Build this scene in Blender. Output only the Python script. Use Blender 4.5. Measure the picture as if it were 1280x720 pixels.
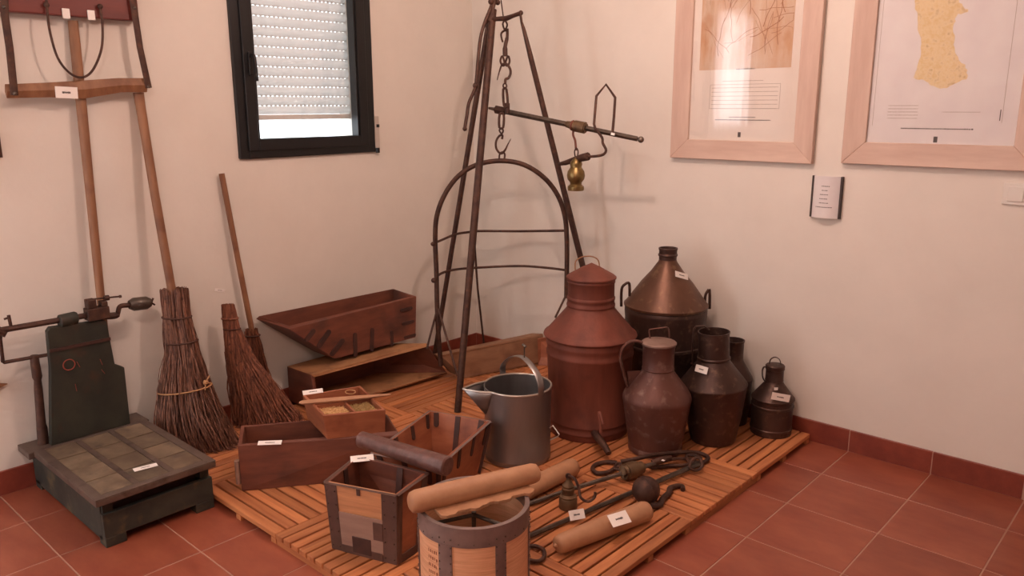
import bpy, bmesh, math, random
from mathutils import Vector, Matrix, noise
random.seed(7)
for o in list(bpy.data.objects): bpy.data.objects.remove(o)
C = bpy.context.scene.collection
scn = bpy.context.scene
PI = math.pi

# ---------------- camera, world, lights, exposure ----------------
cam_d = bpy.data.cameras.new('camera'); cam = bpy.data.objects.new('camera', cam_d); C.objects.link(cam)
cam_d.sensor_width = 36; cam_d.lens = 28.103; cam_d.clip_start = .05
Fw = Vector((-0.657185, 0.720336, -0.221864)); Uw = Vector((-0.14767, 0.1656, 0.975074)); Rw = Fw.cross(Uw)
mw = Matrix((Rw, Uw, -Fw)).transposed().to_4x4(); mw.translation = Vector((3.3782, -3.3727, 1.4637))
cam.matrix_world = mw
scn.camera = cam
scn.view_settings.view_transform = 'Standard'; scn.view_settings.look = 'None'
scn.view_settings.gamma = 1; scn.view_settings.use_curve_mapping = False
scn.view_settings.exposure = 0.02
w = bpy.data.worlds.new('sky'); scn.world = w; w.use_nodes = True
w.node_tree.nodes['Background'].inputs[0].default_value = (.90, .95, 1, 1)
w.node_tree.nodes['Background'].inputs[1].default_value = 3.6
LAMP = (1, .68, .575)
def area(name, loc, rot, sx, sy, power, col, spread=PI):
    l = bpy.data.lights.new(name, 'AREA'); l.shape = 'RECTANGLE'; l.size = sx; l.size_y = sy
    l.energy = power; l.color = col; l.spread = spread
    o = bpy.data.objects.new(name, l); C.objects.link(o); o.location = loc; o.rotation_euler = rot
    return o
def disk(name, loc, size, power, col):
    o = area(name, loc, (0, 0, 0), size, size, power, col); o.data.shape = 'DISK'; return o
def bulb(name, loc, r, power, col):
    l = bpy.data.lights.new(name, 'POINT'); l.shadow_soft_size = r; l.energy = power; l.color = col
    o = bpy.data.objects.new(name, l); C.objects.link(o); o.location = loc
bulb('pendant_or_fill_light', (1.76, -1.36, 2.42), .035, 43, LAMP)
bulb('pendant_or_fill_light', (2.7, -3.4, 2.42), .08, 40, (1, .71, .63))  # unseen fill bulb, added to brighten the foreground and the round measure
# daylight through the second window of the left wall
area('window_daylight', (-.16, -3.05, 1.76), (0, -PI/2, 0), .95, .62, 46, (1, .93, .95))

# added fill light at an invented glazed door, brightens the front measure
area('door_fill_light', (.475, -4.46, 1.08), (PI/2, 0, 0), .5, 1.98, 15, (1, .90, .90))

# ---------------- materials ----------------
def lin(c): return tuple(((v/255)/12.92 if v/255 <= .04045 else ((v/255+.055)/1.055)**2.4) for v in c)+(1,)
MATS = {}
def mat(name, c1, c2=None, rough=.6, metal=0, scale=8, stretch=(1, 1, 1), bump=.15, detail=6, rnd=0, c3=None, spots=0, bscale=None, contrast=(.35, .65)):
    m = bpy.data.materials.new(name); m.use_nodes = True; nt = m.node_tree; n = nt.nodes; k = nt.links
    b = n['Principled BSDF']; b.inputs['Roughness'].default_value = rough; b.inputs['Metallic'].default_value = metal
    tc = n.new('ShaderNodeTexCoord'); mp = n.new('ShaderNodeMapping'); mp.inputs['Scale'].default_value = stretch
    k.new(tc.outputs['Object'], mp.inputs[0])
    nz = n.new('ShaderNodeTexNoise'); nz.inputs['Scale'].default_value = scale; nz.inputs['Detail'].default_value = detail; nz.inputs['Roughness'].default_value = .62
    if rnd:
        oi = n.new('ShaderNodeObjectInfo'); ml = n.new('ShaderNodeVectorMath'); ml.operation = 'MULTIPLY_ADD'
        cb = n.new('ShaderNodeCombineXYZ'); k.new(oi.outputs['Random'], cb.inputs[0]); k.new(oi.outputs['Random'], cb.inputs[1])
        k.new(cb.outputs[0], ml.inputs[0]); ml.inputs[1].default_value = (31, 47, 0); k.new(mp.outputs[0], ml.inputs[2]); k.new(ml.outputs[0], nz.inputs[0])
    else: k.new(mp.outputs[0], nz.inputs[0])
    cr = n.new('ShaderNodeValToRGB'); cr.color_ramp.elements[0].position = contrast[0]; cr.color_ramp.elements[1].position = contrast[1]
    cr.color_ramp.elements[0].color = lin(c1); cr.color_ramp.elements[1].color = lin(c2 or c1)
    k.new(nz.outputs['Fac'], cr.inputs[0]); out = cr.outputs[0]
    if c3:
        n2 = n.new('ShaderNodeTexNoise'); n2.inputs['Scale'].default_value = spots or scale*2.3; n2.inputs['Detail'].default_value = 8; k.new(tc.outputs['Object'], n2.inputs[0])
        c_ = n.new('ShaderNodeValToRGB'); c_.color_ramp.elements[0].position = .56; c_.color_ramp.elements[1].position = .76
        c_.color_ramp.elements[0].color = (0, 0, 0, 1); c_.color_ramp.elements[1].color = (1, 1, 1, 1); k.new(n2.outputs['Fac'], c_.inputs[0])
        mx = n.new('ShaderNodeMixRGB'); k.new(c_.outputs[0], mx.inputs[0]); k.new(out, mx.inputs[1]); mx.inputs[2].default_value = lin(c3); out = mx.outputs[0]
    if rnd:
        hs = n.new('ShaderNodeHueSaturation'); mr = n.new('ShaderNodeMapRange'); mr.inputs[3].default_value = 1-rnd; mr.inputs[4].default_value = 1+rnd
        k.new(oi.outputs['Random'], mr.inputs[0]); k.new(mr.outputs[0], hs.inputs['Value']); k.new(out, hs.inputs['Color']); out = hs.outputs[0]
    k.new(out, b.inputs['Base Color'])
    if bump:
        bp = n.new('ShaderNodeBump'); bp.inputs['Strength'].default_value = bump; bp.inputs['Distance'].default_value = .01
        if bscale:
            n3 = n.new('ShaderNodeTexNoise'); n3.inputs['Scale'].default_value = bscale; n3.inputs['Detail'].default_value = 5; k.new(mp.outputs[0], n3.inputs[0]); k.new(n3.outputs['Fac'], bp.inputs['Height'])
        else: k.new(nz.outputs['Fac'], bp.inputs['Height'])
        k.new(bp.outputs[0], b.inputs['Normal'])
    MATS[name] = m; return m
M = MATS
mat('plaster', (222, 216, 206), (228, 222, 212), .85, scale=3, bump=.06, bscale=60)
mat('ceiling_white', (235, 232, 225), rough=.9, bump=0)
mat('terracotta', (132, 64, 46), (158, 88, 64), .40, scale=4, stretch=(1, 2.2, 1), bump=.05, rnd=.07, c3=(136, 74, 50), spots=6, contrast=(.3, .7))
mat('grout', (176, 140, 122), rough=.9, scale=60, bump=.1)
mat('skirting', (120, 54, 42), (142, 70, 52), .42, scale=9, bump=.06, rnd=.06)
mat('slat_x', (164, 98, 60), (200, 132, 84), .5, scale=22, stretch=(.12, 1.6, 1), bump=.12, rnd=.2)
mat('slat_y', (164, 98, 60), (200, 132, 84), .5, scale=22, stretch=(1.6, .12, 1), bump=.12, rnd=.2)
mat('black_frame', (12, 12, 14), (18, 18, 20), .4, bump=.02)
mat('white_plastic', (225, 222, 214), rough=.4, bump=0)
mat('wall_white_metal', (190, 180, 170), rough=.4, bump=0)
mat('pale_oak', (196, 168, 152), (214, 190, 174), .55, scale=14, stretch=(1, 1, .15), bump=.05)
mat('pale_oak_h', (196, 168, 152), (214, 190, 174), .55, scale=14, stretch=(.15, 1, 1), bump=.05)
mat('paper', (226, 216, 206), (230, 221, 211), .8, bump=0)
mat('paper_blue', (222, 216, 216), (230, 226, 224), .8, bump=0)
mat('ink', (70, 62, 60), rough=.8, bump=0)
mat('faint_ink', (165, 150, 136), rough=.8, bump=0)
mat('sepia_wash', (198, 156, 120), (216, 198, 178), .8, scale=5, stretch=(2.2, 1, .6), bump=0, c3=(186, 132, 92), spots=7)
mat('sepia_line', (150, 95, 60), rough=.8, bump=0)
mat('ochre_print', (222, 196, 142), (234, 216, 178), .8, scale=60, bump=0, c3=(190, 160, 108), spots=60)
mat('card', (238, 232, 226), (243, 238, 232), .6, bump=0)
mat('rust', (98, 52, 40), (130, 72, 56), .6, .2, scale=5, stretch=(1.4, 1.4, .25), bump=.1, c3=(86, 46, 38), spots=7, bscale=60, detail=8)
mat('dark_tin', (62, 46, 42), (92, 70, 62), .44, .6, scale=6, stretch=(1, 1, .6), bump=.16, c3=(114, 92, 78), spots=34, bscale=26, contrast=(.3, .7))
mat('red_tin', (88, 58, 52), (116, 78, 68), .48, .45, scale=6, stretch=(1, 1, .6), bump=.2, c3=(138, 112, 100), spots=30, bscale=30, contrast=(.3, .7))
mat('galvanised', (136, 132, 132), (160, 156, 154), .36, .85, scale=5, stretch=(1, 1, .25), bump=.04)
mat('galvanised_rim', (190, 182, 172), (205, 198, 188), .35, .8, bump=.02)
mat('iron', (62, 42, 36), (88, 62, 50), .6, .4, scale=22, bump=.2, c3=(104, 68, 52), spots=40)
mat('iron_grey', (84, 76, 70), (116, 106, 96), .42, .7, scale=16, bump=.15, c3=(92, 66, 50), spots=30)
mat('brass', (120, 100, 62), (150, 128, 84), .36, .85, scale=14, bump=.08, c3=(88, 72, 50), spots=26)
mat('old_brass', (98, 78, 58), (124, 100, 74), .5, .6, scale=20, bump=.12, c3=(76, 62, 50), spots=34)
mat('band_iron', (120, 104, 100), (146, 128, 122), .5, .4, scale=8, bump=.1, c3=(112, 94, 88), spots=14)  # iron tone lightened to include the light falling on the round measure
mat('ash_wood', (184, 128, 82), (206, 150, 100), .5, scale=20, stretch=(.6, .6, .12), bump=.1, c3=(166, 108, 66), spots=9)
mat('pole_wood', (124, 84, 58), (152, 108, 76), .55, scale=24, stretch=(1, 1, .1), bump=.12, c3=(106, 66, 46), spots=8)
mat('roller_wood', (164, 118, 86), (188, 142, 106), .55, scale=16, stretch=(1, 1, 1), bump=.06, contrast=(.25, .75), detail=9)
mat('panel_wood', (176, 122, 84), (212, 154, 108), .55, scale=26, stretch=(.25, .25, 3), bump=.12, contrast=(.3, .7))
mat('stave_wood_lit', (206, 150, 112), (238, 188, 148), .55, scale=30, stretch=(.3, .3, 6), bump=.12, contrast=(.3, .7))  # panel wood lightened: strong front light on the round measure put into its colour
mat('grey_wood', (142, 112, 98), (160, 130, 114), .6, scale=16, stretch=(.3, .3, 2), bump=.1)
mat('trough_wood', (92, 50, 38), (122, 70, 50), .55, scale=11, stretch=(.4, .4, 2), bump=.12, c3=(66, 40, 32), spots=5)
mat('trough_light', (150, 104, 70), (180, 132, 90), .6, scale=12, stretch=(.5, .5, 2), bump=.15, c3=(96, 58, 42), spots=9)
mat('trough_tan', (132, 94, 68), (154, 114, 84), .6, scale=10, stretch=(1, .3, 2), bump=.1, c3=(108, 72, 52), spots=6)
mat('hopper_wood', (138, 78, 52), (166, 102, 70), .5, scale=10, stretch=(.5, .5, 2), bump=.1, c3=(110, 56, 40), spots=8)
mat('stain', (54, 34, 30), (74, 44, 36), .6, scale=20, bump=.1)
mat('dark_log', (86, 56, 50), (116, 82, 74), .38, scale=26, bump=.35, c3=(74, 46, 40), spots=30)
mat('yoke_red', (98, 40, 34), (116, 50, 40), .5, scale=9, stretch=(1, .3, 2), bump=.08)
mat('bound_iron', (84, 62, 54), (108, 82, 72), .5, .3, scale=8, bump=.12, c3=(72, 52, 46), spots=16)
mat('cone_tin', (84, 58, 46), (112, 80, 62), .42, .55, scale=6, stretch=(1, 1, .6), bump=.16, c3=(136, 108, 82), spots=26, bscale=26, contrast=(.3, .7))
mat('lid_tin', (132, 106, 96), (152, 126, 114), .5, .4, scale=10, bump=.1)
mat('scale_green', (40, 44, 40), (60, 62, 54), .6, scale=10, bump=.15, c3=(96, 84, 58), spots=18)
mat('scale_board', (38, 40, 34), (52, 52, 42), .6, scale=9, bump=.12, c3=(64, 46, 34), spots=16)
mat('scale_top', (92, 76, 60), (120, 104, 84), .55, scale=10, bump=.12, c3=(76, 64, 54), spots=16, rnd=.22)
mat('scale_edge', (88, 74, 66), (106, 90, 80), .5, .3, scale=12, bump=.1, c3=(70, 54, 46), spots=18)
mat('red_paint', (140, 62, 46), rough=.6, bump=0)
mat('twig', (80, 50, 40), (152, 106, 84), .7, scale=120, stretch=(1, 1, .05), bump=.1, c3=(66, 42, 34), spots=60)
mat('twig_red', (82, 44, 34), (156, 98, 70), .7, scale=120, stretch=(1, 1, .05), bump=.1, c3=(70, 38, 30), spots=60)
mat('cord', (78, 50, 38), rough=.8, bump=0)
mat('string', (176, 130, 88), rough=.8, bump=0)
mat('wheat', (200, 158, 108), (220, 180, 128), .6, scale=60, bump=.1)
mat('seed', (150, 122, 76), (178, 148, 96), .6, scale=60, bump=.1)
mat('shade_white', (225, 222, 215), rough=.5, bump=0)
def glassmat(name, tint=(1, 1, 1), refl=1.0):
    m = bpy.data.materials.new(name); m.use_nodes = True; nt = m.node_tree; n = nt.nodes; k = nt.links; n.remove(n['Principled BSDF'])
    t = n.new('ShaderNodeBsdfTransparent'); t.inputs[0].default_value = tint+(1,); g = n.new('ShaderNodeBsdfGlossy'); g.inputs['Roughness'].default_value = .01
    lw = n.new('ShaderNodeLayerWeight'); lw.inputs[0].default_value = .5; pw = n.new('ShaderNodeMath'); pw.operation = 'POWER'; pw.inputs[1].default_value = 5; k.new(lw.outputs['Facing'], pw.inputs[0])
    f = n.new('ShaderNodeMath'); f.operation = 'MULTIPLY_ADD'; f.inputs[1].default_value = .955; f.inputs[2].default_value = .045; k.new(pw.outputs[0], f.inputs[0]); mx = n.new('ShaderNodeMixShader'); k.new(f.outputs[0], mx.inputs[0]); k.new(t.outputs[0], mx.inputs[1]); k.new(g.outputs[0], mx.inputs[2])
    nz = n.new('ShaderNodeTexNoise'); nz.inputs['Scale'].default_value = 6; tc = n.new('ShaderNodeTexCoord'); k.new(tc.outputs['Object'], nz.inputs[0])
    bp = n.new('ShaderNodeBump'); bp.inputs['Strength'].default_value = .02; bp.inputs['Distance'].default_value = .01; k.new(nz.outputs[0], bp.inputs['Height']); k.new(bp.outputs[0], g.inputs['Normal'])
    k.new(mx.outputs[0], n['Material Output'].inputs[0]); M[name] = m
glassmat('glass')
def translucent(name, col, amt):
    m = bpy.data.materials.new(name); m.use_nodes = True; nt = m.node_tree; n = nt.nodes; k = nt.links; n.remove(n['Principled BSDF'])
    t = n.new('ShaderNodeBsdfTranslucent'); t.inputs[0].default_value = lin(col); g = n.new('ShaderNodeBsdfDiffuse'); g.inputs[0].default_value = lin(col)
    mx = n.new('ShaderNodeMixShader'); mx.inputs[0].default_value = amt; k.new(g.outputs[0], mx.inputs[1]); k.new(t.outputs[0], mx.inputs[2]); k.new(mx.outputs[0], n['Material Output'].inputs[0]); M[name] = m
translucent('shutter', (228, 228, 226), .42)
translucent('curtain_cloth', (240, 240, 240), .4)
def emis(name, col, s):
    m = bpy.data.materials.new(name); m.use_nodes = True; b = m.node_tree.nodes['Principled BSDF']; b.inputs['Emission Color'].default_value = col+(1,); b.inputs['Emission Strength'].default_value = s; M[name] = m
emis('lamp_glow', LAMP, 6)

# ---------------- helpers ----------------
V3 = Vector
class MB:
    def __init__(s): s.v = []; s.f = []
    def add(s, vs, fs):
        b = len(s.v); s.v += [V3(p) for p in vs]; s.f += [tuple(i+b for i in f) for f in fs]; return s
    def hexa(s, p):   # p: bottom 4, top 4 (same winding)
        return s.add(p, [(3, 2, 1, 0), (4, 5, 6, 7), (0, 1, 5, 4), (1, 2, 6, 5), (2, 3, 7, 6), (3, 0, 4, 7)])
    def box(s, x0, x1, y0, y1, z0, z1, mx=None):
        p = [V3(q) for q in [(x0, y0, z0), (x1, y0, z0), (x1, y1, z0), (x0, y1, z0), (x0, y0, z1), (x1, y0, z1), (x1, y1, z1), (x0, y1, z1)]]
        if mx: p = [mx @ q for q in p]
        return s.hexa(p)
    def slab(s, quad, th, n=None):  # quad of 4 points, extruded by th along n
        q = [V3(p) for p in quad]
        if n is None: n = (q[1]-q[0]).cross(q[3]-q[0]).normalized()
        n = V3(n)*th
        return s.hexa(q+[p+n for p in q])
    def sweep(s, pts, a, b=None, n=8, hint=(0, 0, 1), closed=False, caps=True):
        pts = [V3(p) for p in pts]; L = len(pts)
        A = a if isinstance(a, (list, tuple)) else [a]*L
        B = A if b is None else (b if isinstance(b, (list, tuple)) else [b]*L)
        rings = []; up = None
        for i in range(L):
            t = (pts[(i+1) % L]-pts[i-1]) if closed else (pts[min(i+1, L-1)]-pts[max(i-1, 0)])
            t = t.normalized() if t.length > 1e-9 else V3((0, 0, 1))
            if up is None:
                up = V3(hint); up = up-t*up.dot(t)
                if up.length < 1e-3: up = t.orthogonal()
            else: up = up-t*up.dot(t)
            if up.length < 1e-6: up = t.orthogonal()
            up = up.normalized()
            sd = t.cross(up)
            rings.append([pts[i]+sd*math.cos(2*PI*j/n)*A[i]+up*math.sin(2*PI*j/n)*B[i] for j in range(n)])
        vs = [p for r in rings for p in r]; fs = []
        for i in range(L if closed else L-1):
            k = (i+1) % L
            for j in range(n): fs.append((i*n+j, i*n+(j+1) % n, k*n+(j+1) % n, k*n+j))
        if caps and not closed: fs += [tuple(range(n-1, -1, -1)), tuple((L-1)*n+j for j in range(n))]
        return s.add(vs, fs)
    def lathe(s, prof, c=(0, 0, 0), n=48, tilt=None, caps=True):
        c = V3(c); vs = []; fs = []; L = len(prof)
        for r, z in prof:
            for j in range(n):
                p = V3((math.cos(2*PI*j/n)*r, math.sin(2*PI*j/n)*r, z))
                if tilt: p = tilt @ p
                vs.append(c+p)
        for i in range(L-1):
            for j in range(n): fs.append((i*n+j, i*n+(j+1) % n, (i+1)*n+(j+1) % n, (i+1)*n+j))
        if caps and prof[0][0] > 1e-4: fs.append(tuple(range(n-1, -1, -1)))
        if caps and prof[-1][0] > 1e-4: fs.append(tuple((L-1)*n+j for j in range(n)))
        return s.add(vs, fs)
    def sphere(s, c, r, n=20, m=12, sq=(1, 1, 1)):
        return s.lathe2([(math.sin(PI*i/m)*r, -math.cos(PI*i/m)*r) for i in range(m+1)], c, n, sq)
    def lathe2(s, prof, c, n, sq):
        b = len(s.v); s.lathe([(max(r, 1e-5), z) for r, z in prof], (0, 0, 0), n)
        for i in range(b, len(s.v)): p = s.v[i]; s.v[i] = V3((p.x*sq[0], p.y*sq[1], p.z*sq[2]))+V3(c)
        return s
def obj(name, mb, material, parent=None, smooth=False, bevel=0, seg=2, origin=None, auto=True, zmin=None):
    if zmin is not None: mb.v = [V3((p.x, p.y, max(p.z, zmin))) for p in mb.v]
    org = V3(origin) if origin is not None else (V3(parent['_o']) if parent is not None and '_o' in parent else V3((0, 0, 0)))
    me = bpy.data.meshes.new(name); me.from_pydata([tuple(p-org) for p in mb.v], [], mb.f); me.update()
    bm = bmesh.new(); bm.from_mesh(me); bmesh.ops.remove_doubles(bm, verts=bm.verts, dist=1e-6); bmesh.ops.recalc_face_normals(bm, faces=bm.faces); bm.to_mesh(me); bm.free()
    o = bpy.data.objects.new(name, me); C.objects.link(o)
    me.materials.append(M[material])
    if smooth:
        for p in me.polygons: p.use_smooth = True
        if auto: me.set_sharp_from_angle(angle=math.radians(38))
    if bevel:
        b = o.modifiers.new('b', 'BEVEL'); b.width = bevel; b.segments = seg; b.limit_method = 'ANGLE'; b.angle_limit = math.radians(40)
    if parent is not None:
        o.parent = parent
        if '_o' in parent: pass
        o['_o'] = tuple(org)
    else:
        o.location = org; o['_o'] = tuple(org)
    return o
def thing(name, label, cat, loc, group=None):
    o = bpy.data.objects.new(name, None); C.objects.link(o); o.location = loc; o.empty_display_size = .05
    o['label'] = label; o['category'] = cat; o['_o'] = tuple(loc)
    if group: o['group'] = group
    return o
def tag(o, label, cat, group=None):
    o['label'] = label; o['category'] = cat
    if group: o['group'] = group
    return o
def struct(name, mb=None, material=None, **k):
    o = obj(name, mb, material, **k) if mb else bpy.data.objects.new(name, None)
    if not mb: C.objects.link(o); o['_o'] = (0, 0, 0)
    o['kind'] = 'structure'; return o
def spline(pts, n=6, closed=False):
    P = [V3(p) for p in pts]; out = []; L = len(P)
    rng = range(L) if closed else range(L-1)
    for i in rng:
        if closed: p0, p1, p2, p3 = P[i-1], P[i], P[(i+1) % L], P[(i+2) % L]
        else: p0, p1, p2, p3 = P[max(i-1, 0)], P[i], P[i+1], P[min(i+2, L-1)]
        for j in range(n):
            t = j/n
            out.append(.5*((2*p1)+(-p0+p2)*t+(2*p0-5*p1+4*p2-p3)*t*t+(-p0+3*p1-3*p2+p3)*t**3))
    if not closed: out.append(P[-1])
    return out
def ring(c, ax, r, tr, n=20, m=8, sq=1):
    ax = V3(ax).normalized(); u = ax.orthogonal().normalized(); v = ax.cross(u)
    return MB().sweep([V3(c)+u*math.cos(2*PI*i/n)*r+v*math.sin(2*PI*i/n)*r*sq for i in range(n)], tr, n=m, closed=True)
def lerp(a, b, t): return V3(a)*(1-t)+V3(b)*t
def at(o, n): return (V3(o)+V3(n))
def card(pl, pr, up, h, label, marks=1, name='label_card', th=.0012, group='name cards lying on the exhibits'):
    pl = V3(pl); pr = V3(pr); up = V3(up); d = (pr-pl); up = (up-d*(up.dot(d)/d.dot(d))).normalized(); nn = d.cross(up).normalized()
    t = thing(name, label, 'label card', (pl+pr)/2, group)
    a = up*h/2
    obj('paper', MB().slab([pl-a, pr-a, pr+a, pl+a], th, nn), 'card', t)
    mb = MB(); random.seed(int(abs(pl.x*1e4)))
    L = d.length; dn = d/L
    for k in range(marks):
        x = .3*L
        y = 0 if marks == 1 else (k-(marks-1)/2)*h/marks*-.8
        while x < .68*L:
            wd = random.uniform(.02, .045)*L; hh = h*random.uniform(.05, .09)
            p = pl+dn*x+up*(y+random.uniform(-.01, .01)*h)+nn*(th+.0002)
            mb.slab([p-up*hh, p+dn*wd-up*hh, p+dn*wd+up*hh, p+up*hh], .0003, nn); x += wd*1.25
    obj('lettering', mb, 'ink', t)
    return t

Z0 = .0418   # top of the decking
# ---------------- floor ----------------
T = .33; AX = 2.2808; BY = -0.3035; G = .0022
flo = struct('floor', MB().box(-.2, 5.7, -4.6, 1.7, -.12, -.0016), 'grout')
xs = [0]+[AX+k*T for k in range(-6, 8)]
ys = [0]+[BY-k*T for k in range(0, 11)]
def tile_mesh(w_, d_):
    mb = MB(); c = .0012
    p = lambda i, z: [(i, i, z), (w_-i, i, z), (w_-i, d_-i, z), (i, d_-i, z)]
    a, b, t_ = p(0, -.008), p(0, -c), p(c, 0)
    mb.add(a+b+t_, [(3, 2, 1, 0), (8, 9, 10, 11)]+[(j, (j+1) % 4, (j+1) % 4+4, j+4) for j in range(4)]+[(j+4, (j+1) % 4+4, (j+1) % 4+8, j+8) for j in range(4)])
    return mb
shared = {}
def place_tile(x0, y0, x1, y1):
    wd, dp = x1-x0-2*G, y1-y0-2*G
    if wd < .01 or dp < .01: return
    key = (round(wd, 4), round(dp, 4))
    if key not in shared:
        o = obj('tile', tile_mesh(wd, dp), 'terracotta', None); shared[key] = o.data
        o.parent = flo
    else:
        o = bpy.data.objects.new('tile', shared[key]); C.objects.link(o); o.parent = flo
    o.location = (x0+G, y0+G, random.uniform(-.0003, .0003))
for i in range(len(xs)-1):
    for j in range(len(ys)-1):
        place_tile(xs[i], ys[j+1], xs[i+1], ys[j])
rest = MB()
def rest_fill(x0, y0, x1, y1):
    rest.v += []; b = tile_mesh(x1-x0-2*G, y1-y0-2*G); rest.add([p+V3((x0+G, y0+G, 0)) for p in b.v], b.f)
for i in range(16):
    for j in range(2): rest_fill(max(AX+(i-7)*T, 0), ys[-1]-(j+1)*T, AX+(i-6)*T, ys[-1]-j*T)
for i in range(3):
    for j in range(11): rest_fill(xs[-1]+i*T, ys[j+1], xs[-1]+(i+1)*T, ys[j])
for i in range(9):
    for j in range(5): rest_fill(2.94+i*T, j*T*.9, 2.94+(i+1)*T, (j+1)*T*.9)
o = obj('tile_field', rest, 'terracotta', flo); o['kind'] = 'stuff'

# ---------------- walls ----------------
ZC = 2.72
WY0, WY1, WZ0, WZ1 = -1.503, -.7365, 1.2336, 2.28      # window 1 outer frame
HY0, HY1, HZ0, HZ1 = WY0+.035, WY1-.035, WZ0+.03, WZ1-.03
W2 = -1.93  # window 2 is the same window shifted along the wall
mb = MB()
for y0, y1 in ((-4.4, HY0+W2), (HY1+W2, HY0), (HY1, .2)): mb.box(-.22, 0, y0, y1, 0, ZC)
for s in (0, W2): mb.box(-.22, 0, HY0+s, HY1+s, 0, HZ0); mb.box(-.22, 0, HY0+s, HY1+s, HZ1, ZC)
struct('wall_left', mb, 'plaster')
XE = 2.932
struct('wall_right', MB().box(0, XE, 0, .2, 0, ZC), 'plaster')
struct('wall_passage', MB().box(XE-.2, XE, .2, 1.6, 0, ZC), 'plaster')
struct('wall_rear', MB().box(XE-.2, 5.7, 1.6, 1.8, 0, ZC), 'plaster')
struct('wall_far', MB().box(5.5, 5.7, -4.6, 1.6, 0, ZC), 'plaster')
struct('wall_back', MB().box(-.22, .2, -4.6, -4.4, 0, ZC).box(.75, 5.5, -4.6, -4.4, 0, ZC).box(.2, .75, -4.6, -4.4, 2.1, ZC), 'plaster')
struct('ceiling', MB().box(-.22, 5.7, -4.6, 1.8, ZC, ZC+.1), 'ceiling_white')
HB = 0.0971
def baseboard(name, fn, cuts):
    r = struct(name)
    for a, b in zip(cuts[:-1], cuts[1:]):
        o = obj('baseboard_tile', fn(a+.0012, b-.0012), 'skirting', r, bevel=.002, seg=1)
    g = obj('joint', fn(cuts[0], cuts[-1], .0015), 'grout', r)
    return r
baseboard('baseboard_right', lambda a, b, i=0: MB().box(a, b, -.011+i, 0, 0, HB-i), [0.011]+[AX+k*T for k in range(-6, 2)]+[XE])
baseboard('baseboard_left', lambda a, b, i=0: MB().box(0, .011-i, a, b, 0, HB-i), [-4.4+k*.33 for k in range(14)]+[0])
baseboard('baseboard_passage', lambda a, b, i=0: MB().box(XE, XE+.011-i, a, b, 0, HB-i), [-.011, .33, .66, .99, 1.32, 1.6])

# ---------------- windows ----------------
def make_window(name, sh, shutter_down):
    r = struct(name); y0, y1, z0, z1 = WY0+sh, WY1+sh, WZ0, WZ1
    def rect(nm, a, b, c, d, w_, x0, x1, mt, parent=r, bev=.003):
        m = MB(); m.box(x0, x1, a, a+w_, c, d); m.box(x0, x1, b-w_, b, c, d); m.box(x0, x1, a+w_, b-w_, c, c+w_); m.box(x0, x1, a+w_, b-w_, d-w_, d)
        return obj(nm, m, mt, parent, bevel=bev, seg=1)
    rect('outer_frame', y0, y1, z0, z1, .048, -.05, .018, 'black_frame')
    sa = rect('sash', y0+.042, y1-.048, z0+.034, z1-.034, .052, -.04, .030, 'black_frame')
    rect('glazing_bead', y0+.092, y1-.098, z0+.074, z1-.074, .012, -.03, .022, 'black_frame', sa, .001)
    obj('pane', MB().box(-.012, -.008, y0+.094, y1-.1, z0+.076, z1-.076), 'glass', sa)
    hd = obj('handle', MB().box(.03, .042, y0+.062, y0+.082, 1.60, 1.70), 'black_frame', r, bevel=.003)
    obj('lever', MB().sweep(spline([(.042, y0+.072, 1.685), (.066, y0+.072, 1.685), (.072, y0+.074, 1.66), (.07, y0+.078, 1.575)], 4), .009, .007, n=8, hint=(0, 1, 0)), 'black_frame', hd, smooth=True)
    hg = obj('hinge', MB().box(.0, .024, y1-.004, y1+.022, z0+.02, z0+.18), 'wall_white_metal', r, bevel=.002)
    obj('hinge_pin', MB().sweep([(.018, y1+.012, z0-.005), (.018, y1+.012, z0+.02)], .011, n=10).sweep([(.018, y1+.014, z0+.125), (.018, y1+.014, z0+.14)], .012, n=10), 'black_frame', hg)
    obj('reveal', MB().box(-.216, -.05, HY0+sh, HY0+sh+.012, HZ0, HZ1).box(-.216, -.05, HY1+sh-.012, HY1+sh, HZ0, HZ1).box(-.216, -.05, HY0+sh+.012, HY1+sh-.012, HZ0, HZ0+.008), 'white_plastic', r)
    return r
dr = struct('fill_door', MB().box(.2, .25, -4.44, -4.38, 0, 2.1).box(.70, .75, -4.44, -4.38, 0, 2.1).box(.25, .70, -4.44, -4.38, 2.04, 2.1).box(.25, .70, -4.44, -4.38, 0, .06), 'black_frame')  # unseen door, added and kept narrow to carry the fill light
obj('fill_door_pane', MB().box(.25, .70, -4.412, -4.408, .06, 2.04), 'glass', dr)
obj('fill_door_handle', MB().sweep([(.69, -4.37, 1.0), (.69, -4.34, 1.0), (.61, -4.34, 1.0)], .009, n=8), 'iron_grey', dr, smooth=True)
w1 = make_window('window_1', 0, True)
w2 = make_window('window_2', W2, False)
sht = obj('shutter_rail', MB().box(-.125, -.09, HY0+.014, HY0+.03, HZ0+.01, HZ1-.02).box(-.125, -.09, HY1-.03, HY1-.014, HZ0+.01, HZ1-.02), 'shade_white', w1)
PITCH = .0452; ZS = 1.428
slat_me = None
k = 0; z = ZS
ya, yb = HY0+.018, HY1-.018
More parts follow.
